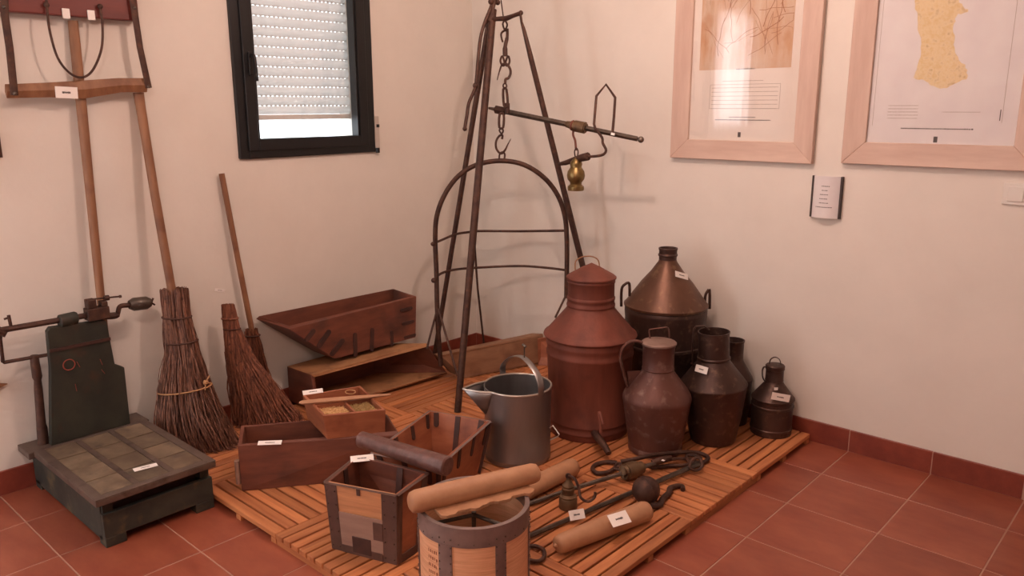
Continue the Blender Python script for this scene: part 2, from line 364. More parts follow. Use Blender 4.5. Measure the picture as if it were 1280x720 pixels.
while z < HZ1-.01:
    if slat_me is None:
        mb = MB(); prof = []
        N = 6
        for i in range(N+1):
            t = i/N; prof.append((-.104+.007*math.sin(PI*t), (PITCH-.007)*t))
        vs = []; 
        for x, zz in prof: vs += [(x, ya, zz), (x, yb, zz)]
        for x, zz in reversed(prof): vs += [(x-.004, ya, zz), (x-.004, yb, zz)]
        n2 = len(vs)//2; mb.add(vs, [(2*i, 2*i+1, (2*i+3) % len(vs), (2*i+2) % len(vs)) for i in range(n2)])
        y = ya
        while y < yb-.02:   # bridges between the light slots
            mb.box(-.106, -.101, y, y+.010, PITCH-.0075, PITCH+.0005); y += .0235
        mb.box(-.106, -.1035, ya, yb, PITCH-.0040, PITCH+.0005)
        o = obj('shutter_slat', mb, 'shutter', sht); slat_me = o.data
    else:
        o = bpy.data.objects.new('shutter_slat', slat_me); C.objects.link(o); o.parent = sht
    o.location = (0, 0, z); z += PITCH
obj('shutter_slat', MB().box(-.112, -.098, ya, yb, ZS-.026, ZS-.001), 'shade_white', sht, bevel=.003, seg=1)
# curtain in the second window
mb = MB(); vs = []; ny = 90
for i in range(ny+1):
    y = HY0+W2-.04+(HY1-HY0+.08)*i/ny
    x = .07+.022*math.sin(i*.52)+.010*math.sin(i*.17+1)
    vs += [(x, y, 1.22), (x, y, 2.35)]
mb.add(vs, [(2*i, 2*i+2, 2*i+3, 2*i+1) for i in range(ny)])
cu = obj('curtain', mb, 'curtain_cloth', None, smooth=True, origin=(.06, -3.05, 1.22)); tag(cu, 'white curtain drawn over the second window beside the viewer', 'curtain')

cr_ = obj('curtain_rod', MB().sweep([(.06, -3.5, 2.36), (.06, -2.6, 2.36)], .01, n=10), 'white_plastic', None, origin=(.06, -3.05, 2.36)); tag(cr_, 'white rod carrying the curtain above the second window', 'rod')
for x, y, lb in ((1.76, -1.36, 'bare bulb pendant lamp over the exhibits'), (2.7, -3.4, 'added pendant for the fill bulb beside the viewer')):  # the second pendant is added to go with the fill bulb
    t = thing('pendant_or_fill_lamp', lb, 'lamp', (x, y, 2.5))
    obj('ceiling_rose', MB().lathe([(0, 2.69), (.05, 2.695), (.05, ZC), (0, ZC)], (x, y, 0), 24), 'white_plastic', t, smooth=True)
    obj('cable', MB().sweep([(x, y, 2.55), (x, y, 2.7)], .004, n=8), 'white_plastic', t)
    obj('socket', MB().lathe([(0, 2.50), (.02, 2.50), (.022, 2.55), (.01, 2.57), (0, 2.57)], (x, y, 0), 20), 'white_plastic', t, smooth=True)

# ---------------- slatted wooden decking ----------------
DX = [.10, .605, 1.11, 1.615, 2.12]; DY = [-2.09, -1.575, -1.06, -.545, -.03]
deck = thing('slatted_deck', 'low orange-brown slatted wood decking covering the corner floor under the exhibits', 'decking', (1.11, -1.06, 0))
sx_me = sy_me = None
def slat_mb(lx, ly): 
    m = MB(); m.box(0, lx, 0, ly, .0205, .04); return m
for c in range(4):
    for r_ in range(4):
        x0, x1, y0, y1 = DX[c]+.0012, DX[c+1]-.0012, DY[r_]+.0012, DY[r_+1]-.0012
        alongx = (c+r_) % 2 == 1
        rm = MB()
        for k in range(3):
            if alongx:
                xx = x0+.002+(x1-x0-.034)*k/2; rm.box(xx, xx+.03, y0+.001, y1-.001, 0, .0205)
            else:
                yy = y0+.002+(y1-y0-.034)*k/2; rm.box(x0+.001, x1-.001, yy, yy+.03, 0, .0205)
        dsq = obj('deck_square', rm, 'slat_x' if not alongx else 'slat_y', deck)
        L = (y1-y0) if alongx else (x1-x0); pt = (L+.008)/11
        for k in range(11):
            if alongx:
                if sx_me is None: sx_me = slat_mb(x1-x0, pt-.008); o = obj('slat', sx_me, 'slat_x', None, bevel=.0018, seg=1); sx_me = o.data
                else:
                    o = bpy.data.objects.new('slat', sx_me); C.objects.link(o); b = o.modifiers.new('b', 'BEVEL'); b.width = .0018; b.segments = 1
                o.location = (x0-1.11, y0+k*pt+1.06, random.uniform(0, .0012))
            else:
                if sy_me is None: sy_me = slat_mb(pt-.008, y1-y0); o = obj('slat', sy_me, 'slat_y', None, bevel=.0018, seg=1); sy_me = o.data
                else:
                    o = bpy.data.objects.new('slat', sy_me); C.objects.link(o); b = o.modifiers.new('b', 'BEVEL'); b.width = .0018; b.segments = 1
                o.location = (x0+k*pt-1.11, y0+1.06, random.uniform(0, .0012))
            o.parent = dsq

# ---------------- pictures on the right wall ----------------
def picture(x0, x1, zb, zt, fw, label, side, pap):
    t = thing('framed_print', label, 'picture', ((x0+x1)/2, 0, zb)); d = .028
    A = [(x0, zb), (x1, zb), (x1, zt), (x0, zt)]; B = [(x0+fw, zb+fw), (x1-fw, zb+fw), (x1-fw, zt-fw), (x0+fw, zt-fw)]
    for k in range(4):
        j = (k+1) % 4; e = .0004
        q = [A[k], A[j], B[j], B[k]]
        vs = [(x, -.002, z) for x, z in q]+[(q[0][0], -d, q[0][1]), (q[1][0], -d, q[1][1]), (q[2][0], -d+.008, q[2][1]), (q[3][0], -d+.008, q[3][1])]
        obj('frame_rail', MB().add(vs, [(0, 1, 2, 3), (7, 6, 5, 4), (0, 4, 5, 1), (1, 5, 6, 2), (2, 6, 7, 3), (3, 7, 4, 0)]), 'pale_oak_h' if k % 2 == 0 else 'pale_oak', t, bevel=.002, seg=1)
    obj('print_sheet', MB().box(x0+fw-.004, x1-fw+.004, -.008, -.003, zb+fw-.004, zt-fw+.004), pap, t)
    obj('glass_pane', MB().box(x0+fw-.003, x1-fw+.003, -.0125, -.0105, zb+fw-.003, zt-fw+.003), 'glass', t)
    return t
def marks(parent, name, rects, m, y=-.0083, th=.0004):
    mb = MB()
    for x0, x1, z0, z1 in rects: mb.box(x0, x1, y-th, y, z0, z1)
    return obj(name, mb, m, parent)
def textline(x0, x1, z, h):
    out = []; x = x0
    while x < x1:
        wd = random.uniform(.4, 1.4)*h*1.3; out.append((x, min(x+wd, x1), z-h/2*random.uniform(.7, 1), z+h/2*random.uniform(.7, 1))); x += wd+h*.5
    return out
p1 = picture(1.3434, 2.026, 1.2235, 2.22, .087, 'pale wood framed sepia drawing with window glare, nearer the tripod', 0, 'paper')
marks(p1, 'sepia_drawing', [(1.468, 1.90, 1.62, 2.10)], 'sepia_wash')
random.seed(3); mb = MB()
for k in range(46):
    a = V3((random.uniform(1.50, 1.86), -.0092, random.uniform(1.66, 2.05))); p = [a]
    ang = random.choice([1.4, 1.7, 1.55, .2, 1.9])+random.uniform(-.3, .3)
    for i in range(6):
        ang += random.uniform(-.35, .35); a = a+V3((math.cos(ang)*.028, 0, math.sin(ang)*.028)); a.z = min(max(a.z, 1.625), 2.09); a.x = min(max(a.x, 1.475), 1.895); p.append(a.copy())
    mb.sweep(spline(p, 3), random.choice([.0006, .0009, .0014]), .0002, n=4, hint=(0, 1, 0))
obj('sketch_lines', mb, 'sepia_line', p1)
marks(p1, 'caption', textline(1.6502, 1.738, 1.6205, .006)+textline(1.5604, 1.8246, 1.4011, .005)+textline(1.6276, 1.7538, 1.4132, .004)+[(1.6756, 1.6896, 1.3259, 1.3479)], 'ink')
bx = (1.5273, 1.8601, 1.4495, 1.5557)
rc = [(bx[0], bx[1], bx[2], bx[2]+.0015), (bx[0], bx[1], bx[3]-.0015, bx[3]), (bx[0], bx[0]+.0015, bx[2], bx[3]), (bx[1]-.0015, bx[1], bx[2], bx[3])]
for k in range(6):
    rc += textline(bx[0]+.01, bx[1]-.01, bx[3]-.015-k*.018, .003)
rc += textline(bx[0]+.06, bx[1]-.08, bx[3]+.014, .003)
marks(p1, 'text_table', rc, 'faint_ink')
p2 = picture(2.1477, 2.838, 1.2325, 2.22, .087, 'pale wood framed print with ochre figure, above the light switch', 0, 'paper_blue')
# ochre figure: a flat printed patch with a ragged outline
out = [(1145, 0), (1148, 30), (1152, 60), (1147, 84), (1143, 97), (1156, 100), (1168, 108), (1184, 110), (1196, 104), (1210, 97), (1208, 84), (1196, 66), (1193, 40), (1197, 20), (1210, 14), (1200, 4), (1192, -12), (1180, -30), (1160, -28), (1148, -14)]
pts = [(2.3643, 0.0, 1.8496), (2.3817, 0.0, 1.7622), (2.402, 0.0, 1.6743), (2.3951, 0.0, 1.6044), (2.3876, 0.0, 1.5662), (2.4255, -0.0, 1.5565), (2.4616, 0.0, 1.5323), (2.5063, 0.0, 1.5257), (2.537, 0.0, 1.5425), (2.5721, 0.0, 1.5617), (2.5627, 0.0, 1.5989), (2.5251, 0.0, 1.6514), (2.5089, 0.0, 1.7257), (2.5135, 0.0, 1.7814), (2.5461, 0.0, 1.7957), (2.5165, 0.0, 1.8256), (2.4903, 0.0, 1.8722), (2.4525, 0.0, 1.9257), (2.3981, 0.0, 1.9256), (2.3687, 0.0, 1.889)]
P = spline([(x, -.0083, z) for x, y, z in pts], 5, closed=True); random.seed(4)
P = [p+V3((random.uniform(-.004, .004), 0, random.uniform(-.004, .004))) for p in P]
nP = len(P); obj('ochre_figure', MB().add([tuple(p) for p in P]+[(p.x, p.y-.0004, p.z) for p in P], [tuple(range(nP)), tuple(range(2*nP-1, nP-1, -1))]+[(i, (i+1) % nP, nP+(i+1) % nP, nP+i) for i in range(nP)]), 'ochre_print', p2)
rc = []
for v_ in range(5): rc += textline(2.3053, 2.4161, 1.462-v_*.012, .0025)
rc += textline(2.501, 2.6293, 1.438, .0025)
rc += [(2.251, 2.2522, 1.385, 2.1), (2.7, 2.7014, 1.40, 2.1)]
marks(p2, 'fine_text', rc, 'faint_ink')
marks(p2, 'caption', textline(2.3603, 2.6118, 1.3758, .005)+[(2.4808, 2.4948, 1.3249, 1.3469)]+[(2.692, 2.695, 1.4076, 1.4471)], 'ink')
# curved text holder
t = thing('wall_plaque', 'small curved clear text holder on the wall below the two prints', 'plaque', (2.094, 0, 1.0))
x0, x1, z0, z1 = 2.034, 2.154, 1.002, 1.176
def arc(i, n, off=0): a = i/n; return (x0+(x1-x0)*a, -.006-.026*math.sin(PI*a)-off)
mb = MB(); n = 14; vs = []
for i in range(n+1):
    x, y = arc(i, n); x2, y2 = arc(i, n, .002); vs += [(x, y, z0), (x, y, z1), (x2, y2, z0), (x2, y2, z1)]
fs = []
for i in range(n): a = 4*i; fs += [(a, a+4, a+5, a+1), (a+2, a+3, a+7, a+6), (a, a+2, a+6, a+4), (a+1, a+5, a+7, a+3)]
fs += [(0, 1, 3, 2), (4*n, 4*n+2, 4*n+3, 4*n+1)]
obj('text_sheet', MB().add(vs, fs), 'paper_blue', t, smooth=True)
obj('side_clip', MB().box(x0-.003, x0+.003, -.016, 0, z0, z1), 'ink', t); obj('side_clip', MB().box(x1-.004, x1+.004, -.016, 0, z0, z1), 'ink', t)
obj('backing', MB().box(x0, x1, -.004, 0, z0+.002, z1-.002), 'paper_blue', t)
mb = MB(); random.seed(5)
for k, (a, b) in enumerate([(.38, .62), (.4, .56), (.34, .6), (.33, .62), (.33, .62), (.2, .78)]):
    z = z1-.042-k*.0175; s = a
    while s < b:
        e = s+random.uniform(.02, .05); xa, ya_ = arc(s*n, n, .0023); xb, yb_ = arc(e*n, n, .0023)
        mb.hexa([(xa, ya_+.0003, z), (xb, yb_+.0003, z), (xb, yb_, z), (xa, ya_, z), (xa, ya_+.0003, z+.003), (xb, yb_+.0003, z+.003), (xb, yb_, z+.003), (xa, ya_, z+.003)]); s = e+.015
obj('lettering', mb, 'ink', t)
t = thing('light_switch', 'cream light switch on the wall under the right-hand print', 'switch', (2.785, 0, 1.148))
obj('plate', MB().box(2.733, 2.815, -.009, 0, 1.109, 1.188), 'white_plastic', t, bevel=.003)
obj('rocker', MB().box(2.749, 2.80, -.013, -.008, 1.122, 1.176), 'white_plastic', t, bevel=.002)

# ---------------- tripod and weighing gear ----------------
F1 = V3((0.7677, -0.8986, 0.0415)); B1 = V3((0.1689, -0.5155, 0.0415)); R1 = V3((1.053, -0.045, 0.0415))
trip = thing('iron_tripod', 'tall rusty iron tripod standing on the slatted decking in the corner', 'tripod', (0.65, -0.48, 0.04))
obj('leg', MB().sweep([F1, lerp(F1, (0.6124, -0.46, 1.9854), .5), (0.6122, -0.4688, 1.9124)], [.0165, .018, .017], n=12), 'iron', trip, smooth=True, zmin=Z0)
obj('leg', MB().sweep([B1, (0.5693, -0.4552, 1.8581)], [.013, .014], n=12), 'iron', trip, smooth=True, zmin=Z0)
T3a = V3((0.7978, -0.4569, 1.8071))
obj('leg', MB().sweep([R1, lerp(R1, T3a, .5), lerp(R1, T3a, .93), T3a, (0.784, -0.4582, 1.8434), (0.7744, -0.4558, 1.8797)], [.015, .0155, .019, .014, .008, .006], [.015, .0155, .012, .008, .006, .006], n=12), 'iron', trip, smooth=True, zmin=Z0)
cp = obj('crosspiece', MB().sweep([(0.5776, -0.4749, 1.8598), (0.6304, -0.4801, 1.8668), (0.7005, -0.4719, 1.866), (0.7377, -0.4625, 1.8766), (0.7774, -0.4508, 1.887)], [.016, .015, .017, .013, .012], [.01, .01, .012, .009, .01], n=10), 'iron', trip, smooth=True)
obj('bolt', MB().sphere((0.7747, -0.4533, 1.887), .011), 'iron', cp, smooth=True)
obj('apex_plate', MB().sweep([(0.6023, -0.495, 1.8567), (0.6049, -0.4778, 1.905), (0.6085, -0.4618, 1.9459), (0.6046, -0.446, 2.0091), (0.5928, -0.427, 2.1057)], [.022, .022, .014, .012, .012], [.012, .012, .012, .012, .012], n=12).sphere((0.6068, -0.4765, 1.9484), .015).sphere((0.6154, -0.4413, 1.9471), .013), 'iron', trip, smooth=True)
lv = obj('lever', MB().sweep(spline([(0.6163, -0.4923, 1.9138), (0.6062, -0.5209, 1.851), (0.602, -0.5475, 1.7771), (0.6087, -0.5721, 1.6773), (0.6107, -0.5894, 1.5703), (0.6084, -0.604, 1.5295), (0.5994, -0.6282, 1.4777), (0.6014, -0.6447, 1.4184), (0.6028, -0.6606, 1.3628)], 4), .0085, n=8), 'iron', trip, smooth=True)
obj('lever_knob', MB().sphere((0.611, -0.5926, 1.5592), .014).sphere((0.6033, -0.6612, 1.3591), .011), 'iron', lv, smooth=True)
# rest arm that guides the beam
arm = obj('rest_arm', MB().sweep([(0.9215, -0.3395, 1.1906), (0.9814, -0.3652, 1.2003), (1.0387, -0.3773, 1.2165), (1.0984, -0.388, 1.2305), (1.135, -0.3939, 1.2377), (1.1378, -0.3915, 1.2377)], [.008, .012, .014, .018, .019, .008], n=12), 'iron', trip, smooth=True)
obj('guide_loop', MB().sweep(spline([(1.1353, -0.3942, 1.2359), (1.2043, -0.3839, 1.2453), (1.2218, -0.3751, 1.2671), (1.2063, -0.3795, 1.2989), (1.1999, -0.3777, 1.3236), (1.171, -0.3916, 1.3643)], 4)+[V3(p) for p in [(1.164, -0.3919, 1.3838), (1.1533, -0.3636, 1.5074), (1.1777, -0.3256, 1.5585), (1.2173, -0.3075, 1.5001), (1.2256, -0.3249, 1.4189), (1.2318, -0.3427, 1.343)]], .0062, n=8), 'iron', arm, smooth=True)

hook = thing('hanging_hooks', 'rusty iron swivel and hooks hanging from the tripod head', 'hook', (0.6319, -0.4096, 1.7759))
def h(m, pts, r, n=4, closed=False): return m.sweep(spline(pts, n, closed), r, n=8, closed=closed)
m = MB(); m.sweep([(0.5815, -0.3881, 1.995), (0.6127, -0.3968, 1.8741)], .0035, n=6); h(m, [(0.6133, -0.4033, 1.8514), (0.6181, -0.3942, 1.8665), (0.6296, -0.3896, 1.8476), (0.6244, -0.4013, 1.825)], .0045, closed=True)
obj('hanger', m, 'iron', hook, smooth=True)
m = MB(); m.sweep(spline([(0.6325, -0.3928, 1.8287), (0.6382, -0.3992, 1.7909), (0.6379, -0.4134, 1.7456), (0.6447, -0.4211, 1.7003)], 4), [.007]*5+[.009]*4+[.012]*4, [.006]*5+[.007]*4+[.008]*4, n=8)
h(m, [(0.635, -0.3928, 1.8211), (0.6224, -0.4048, 1.8193), (0.6147, -0.416, 1.8061), (0.6193, -0.4188, 1.7835), (0.6261, -0.4177, 1.7664)], .005)
h(m, [(0.631, -0.4406, 1.6777), (0.6347, -0.4303, 1.7004), (0.649, -0.4288, 1.6626), (0.6416, -0.438, 1.655)], .005, closed=True); h(m, [(0.6639, -0.4106, 1.6776), (0.6548, -0.412, 1.7003), (0.6505, -0.4275, 1.6626), (0.6616, -0.4197, 1.655)], .005, closed=True)
obj('swivel', m, 'iron', hook, smooth=True)
m = MB(); m.sweep(spline([(0.6404, -0.474, 1.5868), (0.6347, -0.4535, 1.6249), (0.6396, -0.4386, 1.6588), (0.6548, -0.4236, 1.6625), (0.6711, -0.4157, 1.6398), (0.6759, -0.4183, 1.6172), (0.6719, -0.4283, 1.5964), (0.6628, -0.4384, 1.5908), (0.6642, -0.4429, 1.5719)], 4), [.002+.0045*min(i/12, 1) for i in range(33)], n=8)
obj('hook', m, 'iron', hook, smooth=True)

bal = thing('steelyard_beam', 'long iron steelyard with brass weight hanging in the tripod', 'scales', (0.6649, -0.4703, 1.4359))
E0 = V3((0.5734, -0.4646, 1.4549)); E1 = V3((1.3537, -0.2953, 1.316))
def bp(t): return lerp(E0, E1, t)
obj('beam', MB().sweep([E0, bp(.06), bp(.1), bp(.55), bp(.98)], [.006, .009, .011, .0115, .0115], [.006, .009, .013, .0125, .0115], n=4).sphere(E1, .0145), 'iron_grey', bal)
obj('fulcrum_block', MB().sweep([bp(.045), bp(.12)], .019, .02, n=4).sweep([(0.6787, -0.4449, 1.4775), (0.6861, -0.4533, 1.4283)], .013, n=8), 'iron', bal, bevel=.002)
m = MB()
h(m, [(0.6616, -0.4546, 1.5417), (0.6759, -0.4648, 1.4662), (0.6888, -0.4531, 1.4662), (0.6731, -0.4442, 1.5417)], .0062, 3, True)
m2 = h(MB(), [(0.6582, -0.4519, 1.5606), (0.6633, -0.4437, 1.5719), (0.6711, -0.4407, 1.5587), (0.6668, -0.4487, 1.5455)], .004, 4, True)
lk = obj('link', m, 'iron', bal, smooth=True); obj('ring', m2, 'iron', lk, smooth=True)
m = MB(); h(m, [(0.6524, -0.4713, 1.4245), (0.6608, -0.4824, 1.3638), (0.6746, -0.4698, 1.3637), (0.6671, -0.4579, 1.4245)], .0062, 3, True)
lk = obj('link', m, 'iron', bal, smooth=True); obj('ring', h(MB(), [(0.6561, -0.4776, 1.3483), (0.6624, -0.4683, 1.3597), (0.6702, -0.4653, 1.3463), (0.6665, -0.4728, 1.333)], .0042, 4, True), 'iron', lk, smooth=True)
m = MB(); m.sweep(spline([(0.665, -0.4686, 1.306), (0.6636, -0.464, 1.3251), (0.6526, -0.4752, 1.3213), (0.6451, -0.4903, 1.2946), (0.6447, -0.4874, 1.2598), (0.6642, -0.4768, 1.2368), (0.6763, -0.461, 1.252), (0.6824, -0.4472, 1.2787), (0.6897, -0.4317, 1.3074)], 4), [.0055]*24+[.0055-.0005*i for i in range(9)], n=8)
obj('hook', m, 'iron', bal, smooth=True)
obj('sliding_collar', MB().sweep([bp(.535), bp(.565), bp(.566), bp(.59), bp(.59), bp(.655), bp(.655), bp(.662)], [.015, .018, .021, .021, .0265, .027, .022, .022], n=20), 'old_brass', bal, smooth=True)
CT = lerp(E0, E1, .575)
m = MB(); m.sweep(ring(CT, E1-E0, .019, .005).v[:1]*2, .001, n=4) if False else None
m = ring(CT, E1-E0, .02, .005)
h(m, [(1.0263, -0.362, 1.3705), (1.0285, -0.3712, 1.3341), (1.0404, -0.3694, 1.3049), (1.0497, -0.3743, 1.2612)], .0055)
obj('shackle', m, 'rust', bal, smooth=True)
wt = (1.0646, -0.391, 1.1628)
Wz = lambda v_: 1.1628+(215-v_)*.00382
obj('weight_ring', h(MB(), [(wt[0]-.006, wt[1]-.006, Wz(191)), (wt[0], wt[1], Wz(186)), (wt[0]+.006, wt[1]+.006, Wz(191)), (wt[0], wt[1], Wz(199))], .003, 4, True), 'iron', bal, smooth=True)
prof = [(0, 237.5), (.037, 237.5), (.039, 235.5), (.038, 232.5), (.027, 230), (.028, 227.5), (.039, 224), (.0425, 219), (.039, 214), (.028, 210), (.0265, 208.5), (.029, 206), (.027, 203), (.016, 199.5), (.006, 197), (0, 196.5)]
obj('brass_weight', MB().lathe([(r_, Wz(v_)) for r_, v_ in prof], (wt[0], wt[1], 0), 32), 'brass', bal, smooth=True)
tag(obj('paper_sticker', MB().slab([(1.2332, -0.3541, 1.3468), (1.2516, -0.3522, 1.3436), (1.2519, -0.3552, 1.3331), (1.2334, -0.3571, 1.3363)], .001), 'card', None, origin=(1.2393, -0.3502, 1.3415)), 'tiny white sticker near the free end of the hanging steelyard beam', 'sticker')

arch = thing('arched_carrier', 'rusty iron arch frame with crossbars hanging from the steelyard hook', 'carrier', (0.6418, -0.4505, 0.8024))
m = MB(); m.sweep(spline([(0.4301, -0.6925, 0.1479), (0.426, -0.7035, 0.3949), (0.4143, -0.6933, 0.6431), (0.4152, -0.6971, 0.8081), (0.4256, -0.6918, 0.9298), (0.4539, -0.6607, 1.037), (0.5049, -0.6141, 1.1276), (0.571, -0.5508, 1.1821), (0.6555, -0.4679, 1.201), (0.743, -0.3941, 1.1815), (0.8122, -0.3228, 1.118), (0.8559, -0.2685, 1.0295), (0.8791, -0.2381, 0.9242), (0.8859, -0.228, 0.8016), (0.8855, -0.2241, 0.6354), (0.8791, -0.2166, 0.4983)], 5), .0125, n=10)
obj('arch_bar', m, 'iron', arch, smooth=True)
obj('arch_eye', h(MB(), [(0.6561, -0.4799, 1.2055), (0.6535, -0.474, 1.2324), (0.6619, -0.4628, 1.2438), (0.6723, -0.4568, 1.2323), (0.6735, -0.464, 1.2055)], .0045), 'iron', arch, smooth=True)
obj('crossbar', MB().sweep(spline([(0.4137, -0.7179, 0.7902), (0.4071, -0.6516, 0.7995), (0.3919, -0.5358, 0.815), (0.3913, -0.4391, 0.8154), (0.4078, -0.3686, 0.8149), (0.5786, -0.24, 0.8166), (0.8591, -0.2114, 0.8448)], 5), .0065, n=8).sphere((0.4167, -0.7152, 0.7902), .011), 'iron', arch, smooth=True)
obj('crossbar', MB().sweep(spline([(0.4235, -0.7247, 0.6038), (0.4102, -0.6597, 0.629), (0.4046, -0.5525, 0.6328), (0.4302, -0.4066, 0.625), (0.5865, -0.2616, 0.6328), (0.7422, -0.2285, 0.6399), (0.8795, -0.2266, 0.645)], 5), .0065, n=8).sphere((0.4247, -0.723, 0.6058), .013), 'iron', arch, smooth=True)
obj('brace', MB().sweep([(0.3946, -0.3987, 0.756), (0.3122, -0.2961, 0.4769), (0.276, -0.2103, 0.0964)], .0058, n=8), 'iron', arch, smooth=True)
obj('brace', MB().sweep([(0.4229, -0.7046, 0.4454), (0.4358, -0.7907, 0.2629)], .0055, n=8), 'iron', arch, smooth=True)
obj('brace', MB().sweep([(0.4349, -0.7043, 0.4559), (0.6272, -0.7607, 0.1541)], .006, n=8), 'iron', arch, smooth=True)
obj('brace', MB().sweep([(0.8827, -0.2215, 0.5167), (0.8822, -0.3102, 0.4106)], .0055, n=8), 'iron', arch, smooth=True)

# ---------------- cans ----------------
def wall_prof(out, th=.003): return out+[(max(r_-th, .001), z_) for r_, z_ in reversed(out[1:])]+[(max(out[1][0]-th, .001), out[0][1]+th), (0, out[0][1]+th)]
# big rusty can
bx_, by_ = 1.345, -0.633
t = thing('milk_can', 'largest rusty can with conical lid and tap at its foot', 'can', (bx_, by_, Z0))
prof = [(0, Z0), (.176, Z0), (.178, .046), (.178, .068), (.181, .071), (.181, .076), (.178, .08), (.1775, .1), (.180, .103), (.180, .108), (.1775, .112), (.1885, .395), (.192, .40), (.193, .412), (.190, .42), (.190, .44), (.1935, .447), (.1935, .458), (.191, .465), (.1915, .474), (.203, .480), (.206, .486), (.203, .494), (.190, .502), (.186, .508), (.106, .602), (.1035, .612), (.106, .616), (.106, .622), (.103, .628), (.1025, .64), (.1055, .645), (.1055, .652), (.1025, .658)]
obj('body', MB().lathe(prof, (bx_, by_, 0), 56), 'rust', t, smooth=True)
ld = obj('lid', MB().lathe([(.1015, .656), (.1015, .716), (.1045, .72), (.1045, .727), (.1015, .731), (.1025, .7345), (.109, .737), (.1085, .742), (.10, .749), (.04, .784), (0, .803)], (bx_, by_, 0), 56), 'rust', t, smooth=True)
lpts = spline([(1.2108, -0.5743, 0.7433), (1.2065, -0.5668, 0.7802), (1.2236, -0.5453, 0.7994), (1.255, -0.5156, 0.8029), (1.28, -0.4977, 0.787), (1.2912, -0.4994, 0.7483)], 5)
obj('lid_handle', MB().sweep(lpts, .009, .003, n=8, hint=(.7, .7, 0)), 'trough_light', ld, smooth=True); M['trough_light']
tp = obj('tap', MB().sweep([(1.47, -0.7569, 0.0909), (1.5429, -0.8276, 0.109), (1.5893, -0.8458, 0.093), (1.622, -0.8626, 0.0767)], [.015, .017, .014, .012], n=12), 'iron', t, smooth=True)
obj('tap_key', MB().sweep(spline([(1.5523, -0.8247, 0.1358), (1.543, -0.8192, 0.1813), (1.5278, -0.8082, 0.2166), (1.5415, -0.8125, 0.2073), (1.5585, -0.8207, 0.1754)], 3), .006, .004, n=8), 'rust', tp, smooth=True)
# conical can
cx_, cy_ = 1.475, -.225
tl = Matrix.Rotation(math.radians(1.5), 3, V3((.66, -.75, 0)))
t = thing('conical_can', 'broad dark can with cone shoulder, short neck and two side handles', 'can', (cx_, cy_, Z0))
prof = [(0, Z0), (.18, Z0), (.184, .05), (.184, .2), (.188, .205), (.188, .215), (.184, .22), (.186, .37), (.190, .375), (.190, .385), (.186, .39), (.187, .5), (.19, .53), (.19, .545), (.186, .553), (.193, .558), (.194, .568), (.186, .575), (.118, .67), (.075, .72), (.043, .766), (.040, .775)]
obj('body', MB().lathe(prof[:15], (cx_, cy_, 0), 56, None), 'dark_tin', t, smooth=True)
obj('shoulder', MB().lathe(prof[14:], (cx_, cy_, 0), 56, None), 'cone_tin', t, smooth=True)
obj('neck', MB().lathe([(.040, .772), (.0405, .79), (.0445, .794), (.0445, .80), (.041, .804), (.041, .818), (.044, .824), (.043, .83), (.038, .83), (.036, .82), (.036, .80), (0, .8)], (cx_, cy_, 0), 32), 'dark_tin', t, smooth=True)
for sg, pts in ((0, [(1.3217, -0.3648, 0.5536), (1.3214, -0.3651, 0.6338), (1.3319, -0.3556, 0.6584), (1.3468, -0.3419, 0.6622), (1.3495, -0.3395, 0.6032)]), (1, [(1.6102, -0.1017, 0.5257), (1.6088, -0.1029, 0.5985), (1.616, -0.0963, 0.6252), (1.6228, -0.0902, 0.627), (1.6261, -0.0871, 0.541)])):
    obj('handle', MB().sweep(spline(pts, 4), .0065, n=8), 'dark_tin', t, smooth=True)
# jug 1
jx, jy = 1.69, -.622
t = thing('lidded_jug', 'reddish tin jug with flat lid and curved strap handle', 'jug', (jx, jy, Z0))
prof = [(0, Z0), (.112, Z0), (.1135, .047), (.1135, .062), (.111, .066), (.127, .16), (.138, .235), (.1435, .268), (.1435, .276), (.140, .288), (.128, .31), (.069, .385), (.0655, .396), (.068, .40), (.0655, .405), (.0655, .49), (.068, .494), (.0685, .503)]
tj = Matrix.Rotation(math.radians(0.0), 3, 'Y')
obj('body', MB().lathe(prof, (jx, jy, 0), 48), 'red_tin', t, smooth=True)
ld = obj('lid', MB().lathe([(.066, .503), (.0725, .505), (.0725, .511), (.068, .515), (.03, .519), (0, .52)], (jx, jy, 0), 48), 'lid_tin', t, smooth=True)
obj('lid_handle', MB().sweep(spline([(1.703, -0.7124, 0.5499), (1.6958, -0.7092, 0.5814), (1.7034, -0.7008, 0.5861), (1.7289, -0.6761, 0.5907), (1.7504, -0.6566, 0.5906), (1.7596, -0.6597, 0.5529)], 4), .007, .0028, n=8, hint=(.7, .7, 0)), 'red_tin', ld, smooth=True)
obj('handle', MB().sweep(spline([(1.6494, -0.6591, 0.5002), (1.6246, -0.6817, 0.5158), (1.5978, -0.7061, 0.5107), (1.5777, -0.7244, 0.4797), (1.575, -0.7269, 0.4346), (1.5861, -0.7168, 0.3717), (1.5997, -0.7044, 0.3154)], 5), [.007]*31, .013, n=10, hint=(.66, -.72, .2)), 'red_tin', t, smooth=True)
obj('handle_web', MB().slab([(1.5957, -0.7081, 0.3857), (1.64, -0.6677, 0.3873), (1.6116, -0.6936, 0.3365), (1.602, -0.7023, 0.3224)], .003), 'red_tin', t)
